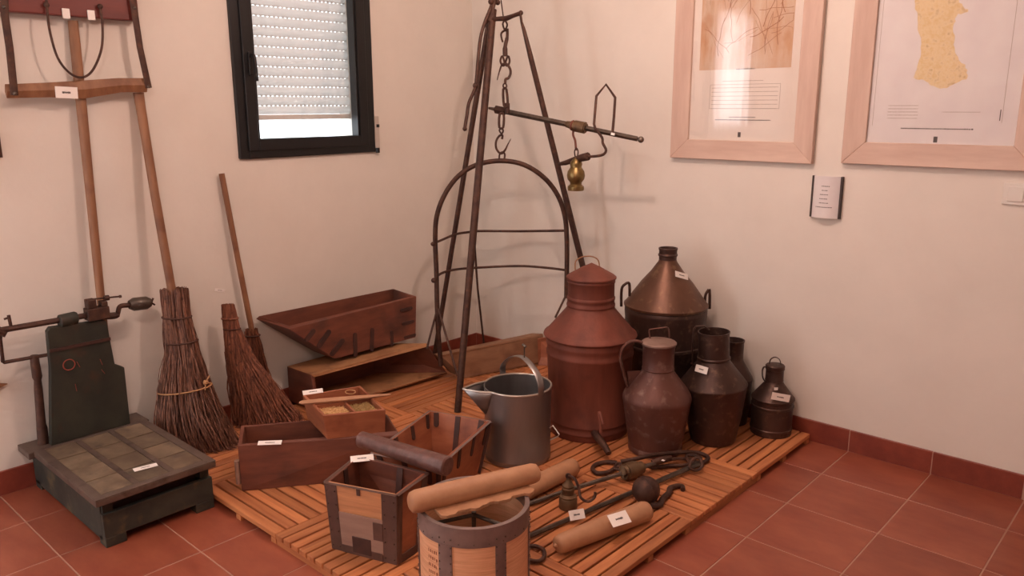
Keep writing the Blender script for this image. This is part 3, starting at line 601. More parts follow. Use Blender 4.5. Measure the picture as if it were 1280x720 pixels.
# jug 2
jx, jy = 1.828, -.373
t = thing('open_jug', 'dark tin jug with wide open neck and angled shoulder', 'jug', (jx, jy, Z0))
prof = [(0, Z0), (.094, Z0), (.0955, .044), (.12, .16), (.139, .283), (.142, .292), (.143, .297), (.141, .302), (.072, .394), (.0665, .405), (.070, .409), (.070, .415), (.066, .419), (.0645, .52), (.067, .522), (.067, .5275), (.063, .5275), (.062, .42), (.06, .40), (0, .3)]
ax = V3(Rw).cross(V3((0, 0, 1)))
tl2 = Matrix.Rotation(math.radians(2.5), 3, Fw.cross(V3((0,0,1))).cross(V3((0,0,1))))
obj('body', MB().lathe([(r_, z_-Z0) for r_, z_ in prof], (jx, jy, Z0+.004), 48, tl2), 'dark_tin', t, smooth=True)
obj('handle', MB().sweep([V3(p) for p in [(1.7958, -0.4024, 0.5389), (1.7802, -0.4166, 0.5548), (1.7552, -0.4394, 0.5531), (1.7482, -0.4458, 0.5391), (1.7467, -0.4472, 0.4756), (1.7495, -0.4447, 0.3972), (1.7567, -0.4381, 0.372)]], .0035, .011, n=8, hint=(.66, -.72, .2)), 'dark_tin', t, smooth=True)
obj('handle_stub', MB().sweep([(1.7459, -0.4479, 0.39), (1.7724, -0.4238, 0.3576)], .009, .003, n=8), 'red_tin', t, smooth=True)
# jug 3 hidden behind
jx, jy = 1.742, -.128
t = thing('shadowed_jug', 'dark tin jug mostly hidden behind the open jug', 'jug', (jx, jy, Z0))
obj('body', MB().lathe([(0, Z0), (.08, Z0), (.09, .15), (.092, .24), (.094, .25), (.092, .26), (.05, .33), (.046, .34), (.046, .42), (.049, .424), (.049, .43), (.045, .43), (.043, .34), (0, .3)], (jx+.035, jy, 0), 40), 'dark_tin', t, smooth=True)
# small can
jx, jy = 1.977, -.124
t = thing('small_can', 'smallest dark can with ring lid at the decking corner', 'can', (jx, jy, Z0))
prof = [(0, Z0), (.087, Z0), (.088, .045), (.088, .062), (.091, .065), (.091, .071), (.088, .074), (.0885, .165), (.0915, .168), (.0915, .175), (.0885, .178), (.089, .196), (.0925, .200), (.0925, .207), (.087, .213), (.042, .272), (.0385, .282), (.040, .286), (.0385, .29), (.038, .335)]
obj('body', MB().lathe(prof, (jx, jy, 0), 48), 'dark_tin', t, smooth=True)
ld = obj('lid', MB().lathe([(.0385, .333), (.041, .335), (.0415, .351), (.038, .355), (0, .357)], (jx, jy, 0), 32), 'dark_tin', t, smooth=True)
obj('lid_ring', MB().sweep(spline([(1.957, -0.1422, 0.3579), (1.9611, -0.1385, 0.3799), (1.9748, -0.126, 0.3891), (1.9897, -0.1125, 0.378), (1.9948, -0.1078, 0.3541)], 4), .006, .002, n=8, hint=(.7, .7, 0)), 'dark_tin', ld, smooth=True)
obj('handle', MB().sweep(spline([(1.9542, -0.1448, 0.3358), (1.9421, -0.1558, 0.3451), (1.9364, -0.161, 0.3285), (1.9394, -0.1583, 0.2952), (1.9496, -0.149, 0.2729)], 4), .003, .008, n=8, hint=(.66, -.72, .2)), 'dark_tin', t, smooth=True)

# galvanised pitcher
px_, py_ = 1.303, -1.065; rz = .352
t = thing('metal_pitcher', 'grey galvanised pitcher with pouring lip and strap handle over its mouth', 'pitcher', (px_, py_, Z0))
n = 56; prof = [(0, Z0), (.133, Z0), (.135, .044), (.135, .058), (.137, .06), (.137, .066), (.135, .07), (.1365, .2), (.139, rz), (.136, rz), (.134, .07), (.13, .05), (0, .05)]
mb = MB().lathe(prof, (px_, py_, 0), n)
# pull the left side of the upper wall out into the lip
tip = V3((1.1755, -1.2471, 0.352)); dv = V3((tip.x-px_, tip.y-py_, 0)); dl = dv.length; dn = dv.normalized()
me_v = []
obj('body', mb, 'galvanised', t, smooth=True)
sp = MB(); q = []
def rimp(a, r_=.138, z_=rz): 
    c_, s_ = math.cos(a), math.sin(a); return V3((px_+(dn.x*c_-dn.y*s_)*r_, py_+(dn.y*c_+dn.x*s_)*r_, z_))
a0 = .52
lipL = spline([rimp(a0), lerp(rimp(a0), tip, .5)+V3((-dn.y, dn.x, 0))*.012, tip+V3((-dn.y, dn.x, 0))*.006, tip, tip-V3((-dn.y, dn.x, 0))*.006, lerp(rimp(-a0), tip, .5)-V3((-dn.y, dn.x, 0))*.012, rimp(-a0)], 4)
low = [rimp(a0*(1-2*i/(len(lipL)-1)), .137, rz-.115*math.sin(PI*i/(len(lipL)-1))**.8) for i in range(len(lipL))]
vs = []; 
for a_, b_ in zip(lipL, low): vs += [a_, b_]
sp.add(vs, [(2*i, 2*i+1, 2*i+3, 2*i+2) for i in range(len(lipL)-1)])
o = obj('lip', sp, 'galvanised', t, smooth=True); s_ = o.modifiers.new('s', 'SOLIDIFY'); s_.thickness = .002
rimpts = [rimp(a0+(2*PI-2*a0)*i/40) for i in range(41)]
obj('rim_wire', MB().sweep(rimpts+[p for p in reversed(lipL)][1:-1], .0042, n=8, closed=True), 'galvanised_rim', t, smooth=True)
fr_ = rimp(2.05, .141, rz-.008); bk_ = rimp(-1.35, .141, rz-.008)
hp = [fr_, fr_+V3((0, 0, .05)), lerp(fr_, bk_, .15)+V3((0, 0, .095)), lerp(fr_, bk_, .45)+V3((0, 0, .125)), lerp(fr_, bk_, .75)+V3((0, 0, .105)), bk_+V3((0, 0, .05)), bk_]
fb = (fr_-bk_).normalized()
hd = obj('strap_handle', MB().sweep(spline(hp, 5), .015, .003, n=10, hint=fb), 'galvanised', t, smooth=True)
kp = lerp(fr_, bk_, .42)+V3((0, 0, .125))
obj('pin', MB().sweep([kp, kp+V3((0, 0, .05))], .003, n=8).sweep([kp+V3((-.01, 0, .055)), kp+V3((.008, 0, .048))], .005, n=8), 'iron_grey', hd, smooth=True)
obj('side_handle', MB().sweep([V3(p) for p in [(1.517, -1.1168, 0.2383), (1.5308, -1.1141, 0.2513), (1.5718, -1.1249, 0.2299), (1.5686, -1.1306, 0.2209), (1.5381, -1.1369, 0.2008)]], .0026, n=8), 'galvanised_rim', t, smooth=True)

# ---------------- wooden boxes ----------------
def openbox(name, label, cat, O, B, th, material, loc, mats=None, names=('side_panel', 'side_panel', 'side_panel', 'side_panel'), bottom='base_panel', group=None):
    """O: four rim corners, B: four matching base corners; every plank is its own part"""
    O = [V3(p) for p in O]; B = [V3(p) for p in B]; t = thing(name, label, cat, loc, group)
    co = sum(O, V3())/4; cb = sum(B, V3())/4; ax_ = (co-cb).normalized()
    ins = []
    for k in range(4):
        j = (k+1) % 4; nrm = (O[j]-O[k]).cross(B[k]-O[k]).normalized(); mid = (O[j]+O[k]+B[k]+B[j])/4; c_ = (co+cb)/2
        if (c_-mid).dot(nrm) < 0: nrm = -nrm
        ins.append(nrm)
    def inner(P, k):   # corner moved inwards off both walls meeting there
        a, b = ins[k-1], ins[k]; d = a+b; s = th*2/max(d.dot(d), .3)*1.0
        return P[k]+d*s*1.0
    OI = [inner(O, k) for k in range(4)]; BI = [inner(B, k) for k in range(4)]
    for k in range(4):
        j = (k+1) % 4; mt = mats[k] if mats else material
        obj(names[k], MB().hexa([B[k], B[j], BI[j], BI[k], O[k], O[j], OI[j], OI[k]]), mt, t, bevel=.0018, seg=1)
    up = ax_*th
    obj(bottom, MB().hexa([lerp(BI[k], B[k], 0)+ax_*.001 for k in range(4)]+[BI[k]+up for k in range(4)]), material, t)
    t['_ins'] = [tuple(i) for i in ins]
    return t, O, B, ins
def streak(t, O, B, ins, k, s0, s1, w_, m='stain', f0=0., f1=1., name='iron_strap', inside=False, th=.003, off=.0):
    """flat strap on wall k from fraction (s0,f0) to (s1,f1): s along the rim, f down the wall"""
    j = (k+1) % 4
    P = lambda s, f: lerp(lerp(O[k], O[j], s), lerp(B[k], B[j], s), f)
    n_ = -V3(ins[k]) if not inside else V3(ins[k]); offv = n_*(off+.0002 if not inside else off)
    a, b = P(s0, f0), P(s1, f1); d = (b-a).normalized(); sd = d.cross(n_).normalized()*w_/2
    pts = []
    for i in range(9):
        ang = PI*i/8; pts.append(b+sd*math.cos(ang)+d*math.sin(ang)*w_/2)
    outl = [a+sd]+pts+[a-sd]
    outl = [p+offv for p in outl]; n__ = len(outl); v2 = [p+n_*th for p in outl]
    return obj(name, MB().add(outl+v2, [tuple(range(n__)), tuple(range(2*n__-1, n__-1, -1))]+[(i, (i+1) % n__, n__+(i+1) % n__, n__+i) for i in range(n__)]), m, t)
random.seed(11)
# lower trough lying on its side
O = [(.30, -1.37, .052), (.345, -.57, .052), (.335, -.70, .252), (.27, -1.37, .235)]
B = [(.05, -1.36, .046), (.05, -.84, .046), (.05, -.86, .228), (.05, -1.36, .225)]
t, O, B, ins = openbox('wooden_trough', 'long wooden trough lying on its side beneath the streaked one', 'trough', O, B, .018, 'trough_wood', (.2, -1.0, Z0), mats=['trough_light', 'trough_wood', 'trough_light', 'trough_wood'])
# upper trough
O = [(.205, -1.43, .458), (.195, -.642, .472), (.025, -.66, .49), (.02, -1.49, .486)]
B = [(.225, -1.20, .262), (.235, -.69, .262), (.05, -.70, .262), (.05, -1.20, .262)]
t, O, B, ins = openbox('wooden_trough', 'dark streaked wooden trough with pointed end, topmost against the wall', 'trough', O, B, .016, 'trough_wood', (.12, -1.0, .26))
def side_streak(p0, p1, w_):
    a, b = V3(p0), V3(p1)
    for p in (a, b): p.x = .2045+(.465-p.z)*.138
    d = (b-a).normalized(); nn = V3((1, 0, .138)).normalized(); sd = d.cross(nn).normalized()*w_/2
    ol = [b+sd*math.cos(PI*i/6)+d*math.sin(PI*i/6)*w_/2 for i in range(7)]+[a-sd*math.cos(PI*i/6)-d*math.sin(PI*i/6)*w_/2 for i in range(7)]
    ol = [p-nn*.004 for p in ol]; v2 = [p+nn*.0065 for p in ol]; n__ = len(ol)
    obj('iron_strap', MB().add(ol+v2, [tuple(range(n__)), tuple(range(2*n__-1, n__-1, -1))]+[(i, (i+1) % n__, n__+(i+1) % n__, n__+i) for i in range(n__)]), 'stain', t)
side_streak((0.21, -1.3041, 0.4218), (0.215, -1.3428, 0.3917), .024)
side_streak((0.21, -1.2193, 0.3997), (0.22, -1.2822, 0.3474), .024)
side_streak((0.215, -1.1493, 0.3408), (0.225, -1.2158, 0.2928), .024)
side_streak((0.21, -1.07, 0.3555), (0.22, -1.0831, 0.2564), .02)
side_streak((0.21, -0.9627, 0.3577), (0.22, -0.9805, 0.262), .02)
side_streak((0.21, -0.8425, 0.3194), (0.22, -0.8508, 0.2582), .018)
for v_ in range(3): side_streak(V3((0.21, -0.6942, 0.4201))-V3((0, 0, .072*v_)), V3((0.21, -0.7602, 0.4196))-V3((0, 0, .072*v_)), .016)
# trough/tray behind
O = [(.345, -.55, .055), (.50, -.045, .055), (.49, -.04, .195), (.325, -.655, .18)]
B = [(.452, -.535, .044), (.60, -.03, .044), (.565, -.03, .205), (.395, -.665, .19)]
t, O, B, ins = openbox('wooden_tray', 'tan wooden tray on edge behind the tripod legs', 'tray', O, B, .014, 'trough_tan', (.45, -.4, Z0))
o = obj('slanted_end', MB().hexa([(.600, -.11, .044), (.72, -.03, .044), (.71, -.022, .044), (.60, -.095, .044), (.585, -.1, .19), (.60, -.03, .19), (.59, -.022, .19), (.575, -.085, .19)]), 'hopper_wood', t)
# left box
O = [(0.7288, -2.0011, 0.222), (1.1043, -1.5267, 0.222), (0.9018, -1.4259, 0.222), (0.5603, -1.8933, 0.222)]
B = [(0.7416, -2.0056, 0.0415), (.985, -1.67, .0415), (.80, -1.55, .0415), (.575, -1.885, .0415)]
t, O, B, ins = openbox('wooden_trough', 'reddish brown wooden trough at the decking edge under the grain box', 'trough', O, B, .015, 'trough_wood', (.8, -1.75, Z0))
obj('foot_lug', MB().sweep([lerp(O[0], B[0], .35)+V3((-.017, .0, 0)), lerp(O[0], B[0], .85)+V3((-.017, .0, 0))], .016, .010, n=10, hint=(.5, .6, 0)), 'grey_wood', t, smooth=True)
# grain box
O = [(0.9375, -1.7575, 0.325), (1.064, -1.5602, 0.325), (0.7719, -1.4581, 0.325), (0.6893, -1.6855, 0.325)]
cG = sum((V3(p) for p in O), V3())/4
B = [(p[0]*.94+cG.x*.06+.003, p[1]*.94+cG.y*.06+.004, .2245) for p in O]
t, O, B, ins = openbox('grain_box', 'small divided wooden box of grain resting on the trough', 'box', O, B, .01, 'hopper_wood', (.87, -1.62, .223))
I = [p.copy() for p in O]; cI = sum(I, V3())/4
def gp(a, b, z_): p = lerp(lerp(O[0], O[1], a), lerp(O[3], O[2], a), b); return V3((p.x, p.y, z_))
obj('divider', MB().slab([gp(.04, .52, .24), gp(.96, .52, .24), gp(.96, .52, .321), gp(.04, .52, .321)], .007), 'hopper_wood', t)
obj('divider', MB().slab([gp(.52, .04, .24), gp(.52, .5, .24), gp(.52, .5, .32), gp(.52, .04, .32)], .007), 'hopper_wood', t)
for nm, a0, a1, mt in (('wheat_grain', .06, .49, 'wheat'), ('seed_grain', .57, .93, 'seed')):
    mb = MB(); vs = []; N = 14
    for i in range(N+1):
        for j in range(N+1):
            a = a0+(a1-a0)*i/N; b = .08+.40*j/N; p = gp(a, b, .306+.006*noise.noise((i*.4, j*.4, a0*9))); vs.append(p)
    mb.add(vs, [(i*(N+1)+j, (i+1)*(N+1)+j, (i+1)*(N+1)+j+1, i*(N+1)+j+1) for i in range(N) for j in range(N)])
    for k in range(420):
        a = random.uniform(a0, a1); b = random.uniform(.08, .48); p = gp(a, b, .309+random.uniform(-.002, .002)); an = random.uniform(0, 6.3)
        d = V3((math.cos(an), math.sin(an), random.uniform(-.3, .3)))*.0035; s = d.orthogonal().normalized()*.0016; u_ = d.cross(s).normalized()*.0016
        mb.add([p-d, p+s, p+u_, p-s, p-u_, p+d], [(0, 1, 2), (0, 2, 3), (0, 3, 4), (0, 4, 1), (5, 2, 1), (5, 3, 2), (5, 4, 3), (5, 1, 4)])
    g = tag(obj(nm, mb, mt, None, origin=tuple(gp((a0+a1)/2, .25, .30))), ('pale wheat grain filling the left compartment of the grain box' if mt == 'wheat' else 'greenish brown seeds filling the right compartment of the grain box'), 'grain'); g['kind'] = 'stuff'
tag(obj('twine_coil', ring((0.7967, -1.5281, 0.322), (.1, 0, 1), .02, .0025), 'string', None, origin=(0.7967, -1.5281, 0.322)), 'small pale coil of twine in the back of the grain box', 'twine')
sa = V3((0.7741, -1.7551, 0.334)); sb = V3((0.9688, -1.4544, 0.334))
tag(obj('strickle_stick', MB().sweep([lerp(sa, sb, s) for s in (0, .03, .3, .6, .97, 1)], [.006, .012, .015, .014, .007, .003], [.004, .008, .009, .008, .005, .002], n=10), 'roller_wood', None, smooth=True, origin=tuple(lerp(sa, sb, .5))), 'thin tapered wooden levelling stick lying across the grain box', 'stick')
# hopper
O = [(1.4543, -1.6459, 0.24), (1.3031, -1.2276, 0.24), (1.04, -1.3149, 0.24), tuple(V3((1.4543, -1.6459, 0.24))+V3((1.04, -1.3149, 0.24))-V3((1.3031, -1.2276, 0.24)))]
cO = sum((V3(p) for p in O), V3())/4
B = [((p[0]-cO.x)*.76+cO.x+.012, (p[1]-cO.y)*.76+cO.y-.01, .0415) for p in O]
t, O, B, ins = openbox('wooden_hopper', 'tapered wooden measure with dark iron straps beside the pitcher', 'measure', O, B, .012, 'hopper_wood', (cO.x, cO.y, Z0))
for k in range(4):
    for s_ in ((.12, .5, .86) if k % 2 else (.1, .38, .66, .93)):
        streak(t, O, B, ins, k, s_, s_, .022, 'stain', 0, .35 if s_ != .5 else .8)
        streak(t, O, B, ins, k, s_, s_, .022, 'stain', 0, .22 if s_ != .5 else .8, inside=True, off=.0125)
    j = (k+1) % 4
    obj('rim_strip', MB().sweep([O[k]+V3((0, 0, .001)), O[j]+V3((0, 0, .001))], .006, .002, n=4, hint=(0, 0, 1)), 'band_iron', t)
for k in (0, 1, 2, 3): obj('corner_strap', MB().sweep([lerp(O[k], B[k], .02), lerp(O[k], B[k], .98)], .009, .009, n=8), 'stain', t)
# iron-bound box (front)
zt = .281
O = [(1.3277, -2.0261, 0.281), (1.5733, -1.9288, 0.281), (1.5288, -1.7594, 0.281), (1.2451, -1.8318, 0.281)]
B = [(O[0][0]*.9+.1*1.42-.005, O[0][1]*.9-.1*1.89, .0415), (1.5695, -1.933, 0.0415), (1.5547, -1.8294, 0.0415), (O[3][0]*.9+.1*1.42, O[3][1]*.9-.1*1.89, .0415)]
t, O, B, ins = openbox('grain_measure_box', 'square iron-bound wooden measure with patched front', 'measure', O, B, .013, 'trough_wood', (1.42, -1.89, Z0), mats=['panel_wood', 'hopper_wood', 'trough_wood', 'trough_wood'])
def plate(t, O, B, ins, k, s0, s1, f0, f1, m, name, th=.0025, inside=False, off=.0003):
    j = (k+1) % 4; P = lambda s, f: lerp(lerp(O[k], O[j], s), lerp(B[k], B[j], s), f)
    n_ = -V3(ins[k]); q_ = [P(s0, f1), P(s1, f1), P(s1, f0), P(s0, f0)]; q_ = [p+n_*off for p in q_]
    return obj(name, MB().slab(q_, th, n_), m, t, bevel=.0008, seg=1)
plate(t, O, B, ins, 0, .17, .80, .39, .90, 'grey_wood', 'wood_plank', .003)
for k in range(4):
    plate(t, O, B, ins, k, 0, .17, 0, 1, 'bound_iron', 'corner_strap', .002)
    plate(t, O, B, ins, k, .79, 1, 0, 1, 'bound_iron', 'corner_strap', .002)
    plate(t, O, B, ins, k, .17, .79, .88, 1, 'bound_iron', 'bottom_band', .0032)
    j = (k+1) % 4
    obj('rim_strip', MB().sweep([O[k]+V3((0, 0, .001)), O[j]+V3((0, 0, .001))], .007, .0025, n=4, hint=(0, 0, 1)), 'bound_iron', t)
plate(t, O, B, ins, 0, .34, .62, .72, .96, 'stain', 'patch_plate', .0045)
plate(t, O, B, ins, 0, .45, .5, 0, .1, 'bound_iron', 'iron_strap', .003)
plate(t, O, B, ins, 0, .66, .80, .44, .70, 'bound_iron', 'patch_plate', .0042)
streak(t, O, B, ins, 3, .5, .5, .024, 'stain', 0, .5, inside=True, off=.0135); streak(t, O, B, ins, 2, .35, .35, .024, 'stain', 0, .5, inside=True, off=.0135)
random.seed(2)
mb = MB()
for s_ in (.03, .14, .83, .96):
    for f_ in (.1, .3, .5, .7, .93):
        p = lerp(lerp(O[0], O[1], s_), lerp(B[0], B[1], s_), f_)-V3(ins[0])*.003; mb.sphere(p, .0028, 8, 5)
obj('rivets', mb, 'iron', t, smooth=True)
# dark log across
la = V3((1.2015, -1.7831, 0.315)); lb = V3((1.5959, -1.731, 0.318))
mb = MB(); random.seed(9)
mb.sweep([lerp(la, lb, s) for s in (0, .01, .25, .5, .75, .99, 1)], [.024, .028, .030, .031, .033, .034, .030], n=20)
mb.v = [p+V3((noise.noise(p*22), noise.noise(p*22+V3((5, 0, 0))), noise.noise(p*22+V3((0, 7, 0)))))*.003 for p in mb.v]
tag(obj('dark_log_roller', mb, 'dark_log', None, smooth=True, origin=tuple(lerp(la, lb, .5))), 'dark weathered wooden roller lying across the square iron-bound measure', 'roller')

# iron-bound round measure
ux, uy, uz, ur = 1.8393, -1.8561, .33, .165
t = thing('round_measure', 'round wooden measure bound with riveted iron bands at the front', 'measure', (ux, uy, Z0))
obj('wooden_wall', MB().lathe([(ur-.012, Z0), (ur-.003, Z0), (ur-.003, uz-.004), (ur-.012, uz-.004), (ur-.012, Z0)], (ux, uy, 0), 64, None, False), 'stave_wood_lit', t, smooth=True)
obj('base_disc', MB().lathe([(0, .06), (ur-.013, .06), (ur-.013, .072), (0, .072)], (ux, uy, 0), 48), 'stain', t, smooth=True)
for a, b in ((uz-.058, uz), (Z0, Z0+.045)):
    bd = obj('iron_band', MB().lathe([(ur-.003, a), (ur, a), (ur, b), (ur-.004, b+.0005), (ur-.013, b+.0005), (ur-.013, a if b < .2 else a+.02), (ur-.012, a if b < .2 else a+.02)], (ux, uy, 0), 64, None, False), 'band_iron', t, smooth=True)
fa = math.atan2((3.3782, -3.3727, 1.4637)[1]-uy, (3.3782, -3.3727, 1.4637)[0]-ux)
rv = MB()
for k, (da, wa) in enumerate([(-.52, .26), (.47, .2), (1.45, .22), (2.4, .22), (-1.5, .22), (-2.4, .22)]):
    mb = MB(); vs = []; n = 8
    for i in range(n+1):
        a = fa+da-wa/2*1+wa*i/n
        for r_, z_ in ((ur-.003, Z0+.04), (ur+.0012, Z0+.04), (ur+.0012, uz-.055), (ur-.003, uz-.055)): vs.append((ux+math.cos(a)*r_, uy+math.sin(a)*r_, z_))
    fs = [(4*i+c, 4*i+4+c, 4*i+4+(c+1) % 4, 4*i+(c+1) % 4) for i in range(n) for c in range(4)]+[(0, 1, 2, 3), (4*n+3, 4*n+2, 4*n+1, 4*n)]
    obj('iron_strap', MB().add(vs, fs), 'band_iron', t)
    for sgn in (-.42, .42):
        for zz in range(9):
            a = fa+da+wa*sgn; rv.sphere((ux+math.cos(a)*(ur+.0015), uy+math.sin(a)*(ur+.0015), Z0+.055+zz*.0245), .0026, 8, 5)
for k in range(24):
    a = 2*PI*k/24; rv.sphere((ux+math.cos(a)*(ur+.0003), uy+math.sin(a)*(ur+.0003), uz-.048), .002, 8, 5)
obj('rivets', rv, 'iron_grey', t, smooth=True)
mb = MB(); c0 = V3((ux, uy, uz-.045))
for a in (fa+.9, fa+3.0, fa-1.2): mb.sweep([c0, c0+V3((math.cos(a), math.sin(a), 0))*(ur-.013)], .006, n=8)
mb.sweep([c0+V3((0, 0, .01)), (ux, uy, .072)], .007, n=10)
obj('inner_spider', mb, 'iron_grey', t, smooth=True)
# faint stencilled strokes on left wooden panel
mb = MB(); random.seed(21)
for row in range(5):
    for c_ in range(5):
        a = fa-.93+c_*.05; a2 = a+random.uniform(.01, .03); z_ = .232-row*.022-random.uniform(0, .003); rr = ur-.0028
        mb.hexa([(ux+math.cos(x_)*r_, uy+math.sin(x_)*r_, zz) for zz in (z_, z_+.009) for x_, r_ in ((a, rr), (a2, rr), (a2, rr+.0005), (a, rr+.0005))])
obj('stencil_marks', mb, 'hopper_wood', t)

# rollers on and beside the round measure
def roller(pa, pb, ra, rb, label, name='wooden_roller', m='roller_wood', nub=False):
    pa, pb = V3(pa), V3(pb); d = (pb-pa).normalized(); r0 = ra
    P = [pa, pa+d*.002, pa+d*ra*.25, pa+d*ra*.7, lerp(pa, pb, .3), lerp(pa, pb, .6), pb-d*rb*.7, pb-d*rb*.25, pb-d*.002, pb]
    R = [ra*.3, ra*.62, ra*.88, ra, ra*.7+rb*.3+.0015, ra*.4+rb*.6+.001, rb, rb*.88, rb*.6, rb*.3]
    mb = MB().sweep(P, R, n=28)
    if nub: mb.sweep([pa-d*.010, pa-d*.004, pa+d*.003], [.003, .007, .009], n=12)
    return tag(obj(name, mb, m, None, smooth=True, origin=tuple((pa+pb)/2-V3((0, 0, (ra+rb)/2))), auto=False), label, 'roller')
roller((1.7617, -2.0374, 0.366), (1.9058, -1.6404, 0.366), .0335, .031, 'pale wooden roller resting across the round measure')
sa = V3((1.8199, -1.9844, 0.336)); sb = V3((1.9129, -1.6895, 0.336)); dd = (sb-sa); pr = V3((-dd.y, dd.x, 0)).normalized()
mb = MB(); vs = []; N = 24
for i in range(N+1):
    p = lerp(sa, sb, i/N); wv = .006*math.sin(i*.9)+.003*math.sin(i*2.3+1); e = .75 if i in (0, N) else 1
    a, b = p+pr*.03*e, p-pr*(.036+wv)*e
    vs += [a+V3((0, 0, -.004)), b+V3((0, 0, -.004)), b+V3((0, 0, .006)), a+V3((0, 0, .006))]
mb.add(vs, [(4*i+c, 4*i+4+c, 4*i+4+(c+1) % 4, 4*i+(c+1) % 4) for i in range(N) for c in range(4)]+[(3, 2, 1, 0), (4*N, 4*N+1, 4*N+2, 4*N+3)])
tag(obj('wavy_strickle', mb, 'roller_wood', None, origin=tuple(lerp(sa, sb, .5)), bevel=.001, seg=1), 'flat wooden strickle with wavy worn edge under the pale roller', 'strickle')
roller((1.5755, -1.5656, 0.078), (1.5906, -1.0454, 0.078), .036, .036, 'pale wooden roller on the decking behind the round measure')
roller((1.9081, -1.5533, 0.078), (2.001, -1.152, 0.0785), .031, .036, 'tapered pale wooden roller with white card, nearest the decking edge', nub=True)

# ---------------- iron gear lying on the decking ----------------
t = thing('lying_steelyard', 'thin steelyard with brass collar and open hook lying on decking', 'scales', (1.7015, -1.0825, 0.05))
obj('beam', MB().sweep([(1.6082, -1.4355, 0.05), (1.6653, -1.2325, 0.058), (1.7727, -0.9621, 0.078), (1.8281, -0.7435, 0.075)], [.008, .0085, .009, .009], n=8), 'iron_grey', t, smooth=True)
a, b = V3((1.7678, -0.9712, 0.078)), V3((1.7933, -0.8819, 0.078)); d = b-a
obj('collar', MB().sweep([a, a, a+d*.12, a+d*.13, a+d*.62, a+d*.62, a+d*.75, a+d*.75, a+d*.8, b, b+d*.12], [.018, .027, .030, .034, .034, .030, .030, .018, .024, .024, .014], n=24), 'old_brass', t, smooth=True)
obj('hook', MB().sweep(spline([(1.67, -0.8736, 0.055), (1.6283, -0.8926, 0.052), (1.6126, -0.9367, 0.052), (1.626, -0.9788, 0.052), (1.6647, -0.9966, 0.052), (1.6889, -0.9605, 0.052), (1.6902, -0.916, 0.052), (1.6981, -0.8916, 0.058)], 4), .0085, n=10), 'iron', t, smooth=True)
obj('ring', MB().sweep(spline([(1.6965, -0.928, 0.06), (1.6879, -0.894, 0.066), (1.7106, -0.8933, 0.066), (1.7236, -0.9229, 0.06)], 4, True), .005, n=8, closed=True), 'iron', t, smooth=True)
t = thing('long_shackle', 'long bent iron shackle with links lying among the steelyards', 'shackle', (1.8083, -0.6786, 0.05))
obj('loop_bar', MB().sweep(spline([(1.6937, -0.8803, 0.07), (1.7448, -0.8376, 0.085), (1.7763, -0.7635, 0.085), (1.8245, -0.6446, 0.07), (1.8642, -0.5697, 0.055), (1.9144, -0.5733, 0.052), (1.925, -0.6251, 0.052), (1.8979, -0.6545, 0.052)], 5), .0085, n=10), 'iron', t, smooth=True)
obj('link', MB().sweep(spline([(1.7963, -0.8283, 0.06), (1.8362, -0.755, 0.052), (1.8853, -0.6958, 0.052), (1.8935, -0.6469, 0.055), (1.8571, -0.6542, 0.055), (1.8152, -0.7276, 0.062)], 4, True), .0075, n=8, closed=True), 'iron', t, smooth=True)
obj('link', MB().sweep(spline([(1.8468, -0.6303, 0.056), (1.8716, -0.6093, 0.06), (1.9129, -0.6308, 0.066), (1.9259, -0.6794, 0.066), (1.8857, -0.6784, 0.06)], 4, True), .0065, n=8, closed=True), 'iron', t, smooth=True)
obj('swivel_pin', MB().sweep([(1.8022, -0.8212, 0.08), (1.8238, -0.7913, 0.085), (1.8329, -0.7336, 0.08)], [.010, .014, .010], n=12), 'iron', t, smooth=True)
t = thing('ball_steelyard', 'steelyard with round iron ball weight lying across the decking', 'scales', (1.8544, -1.1411, 0.05))
rb0, rb1 = V3((1.763, -1.6054, 0.052)), V3((1.9278, -0.6761, 0.062))
obj('beam', MB().sweep([rb0, lerp(rb0, rb1, .45), lerp(rb0, rb1, .7), lerp(rb0, rb1, .97), rb1], [.0085, .0085, .0095, .0105, .015], n=6), 'iron_grey', t)
bc = V3((1.9272, -1.0573, 0.0925))
mb = MB().sphere(bc, .051, 32, 20)
bl = obj('ball_weight', mb, 'iron', t, smooth=True)
obj('seam', ring(bc, (.3, .9, .2), .0512, .0012, 40, 6), 'iron', bl, smooth=True)
obj('weight_hook', MB().sweep(spline([(1.971, -1.0884, 0.058), (1.9848, -1.0567, 0.052), (1.969, -1.0099, 0.052), (1.963, -0.956, 0.055), (1.947, -0.9186, 0.055), (1.9534, -0.8828, 0.052), (1.9689, -0.8679, 0.05), (1.9835, -0.8898, 0.05)], 5), [.011]*20+[.010]*8+[.009]*8, n=10), 'iron', t, smooth=True)
obj('end_shackle', MB().sweep(spline([(1.9249, -0.7406, 0.07), (1.9181, -0.7058, 0.09), (1.9333, -0.6822, 0.09), (1.9552, -0.6938, 0.07), (1.9452, -0.7186, 0.055)], 4, True), .006, n=8, closed=True), 'iron', t, smooth=True)
t = thing('poise_weight', 'small standing brass poise weight with iron hook', 'weight', (1.7514, -1.2928, 0.0415))
wx, wy, _ = (1.7367, -1.2743, 0.0415)
obj('body', MB().lathe([(0, Z0), (.033, Z0), (.034, .046), (.033, .078), (.030, .082), (.0305, .088), (.0265, .092), (.0225, .096), (.0235, .118), (.020, .122), (.021, .128), (.017, .134), (.010, .148), (.008, .156), (0, .157)], (wx, wy, 0), 32), 'old_brass', t, smooth=True)
e = V3((wx, wy, .158))
obj('eye', ring(e+V3((0, 0, .006)), (.5, -.8, .1), .008, .0035), 'iron', t, smooth=True)
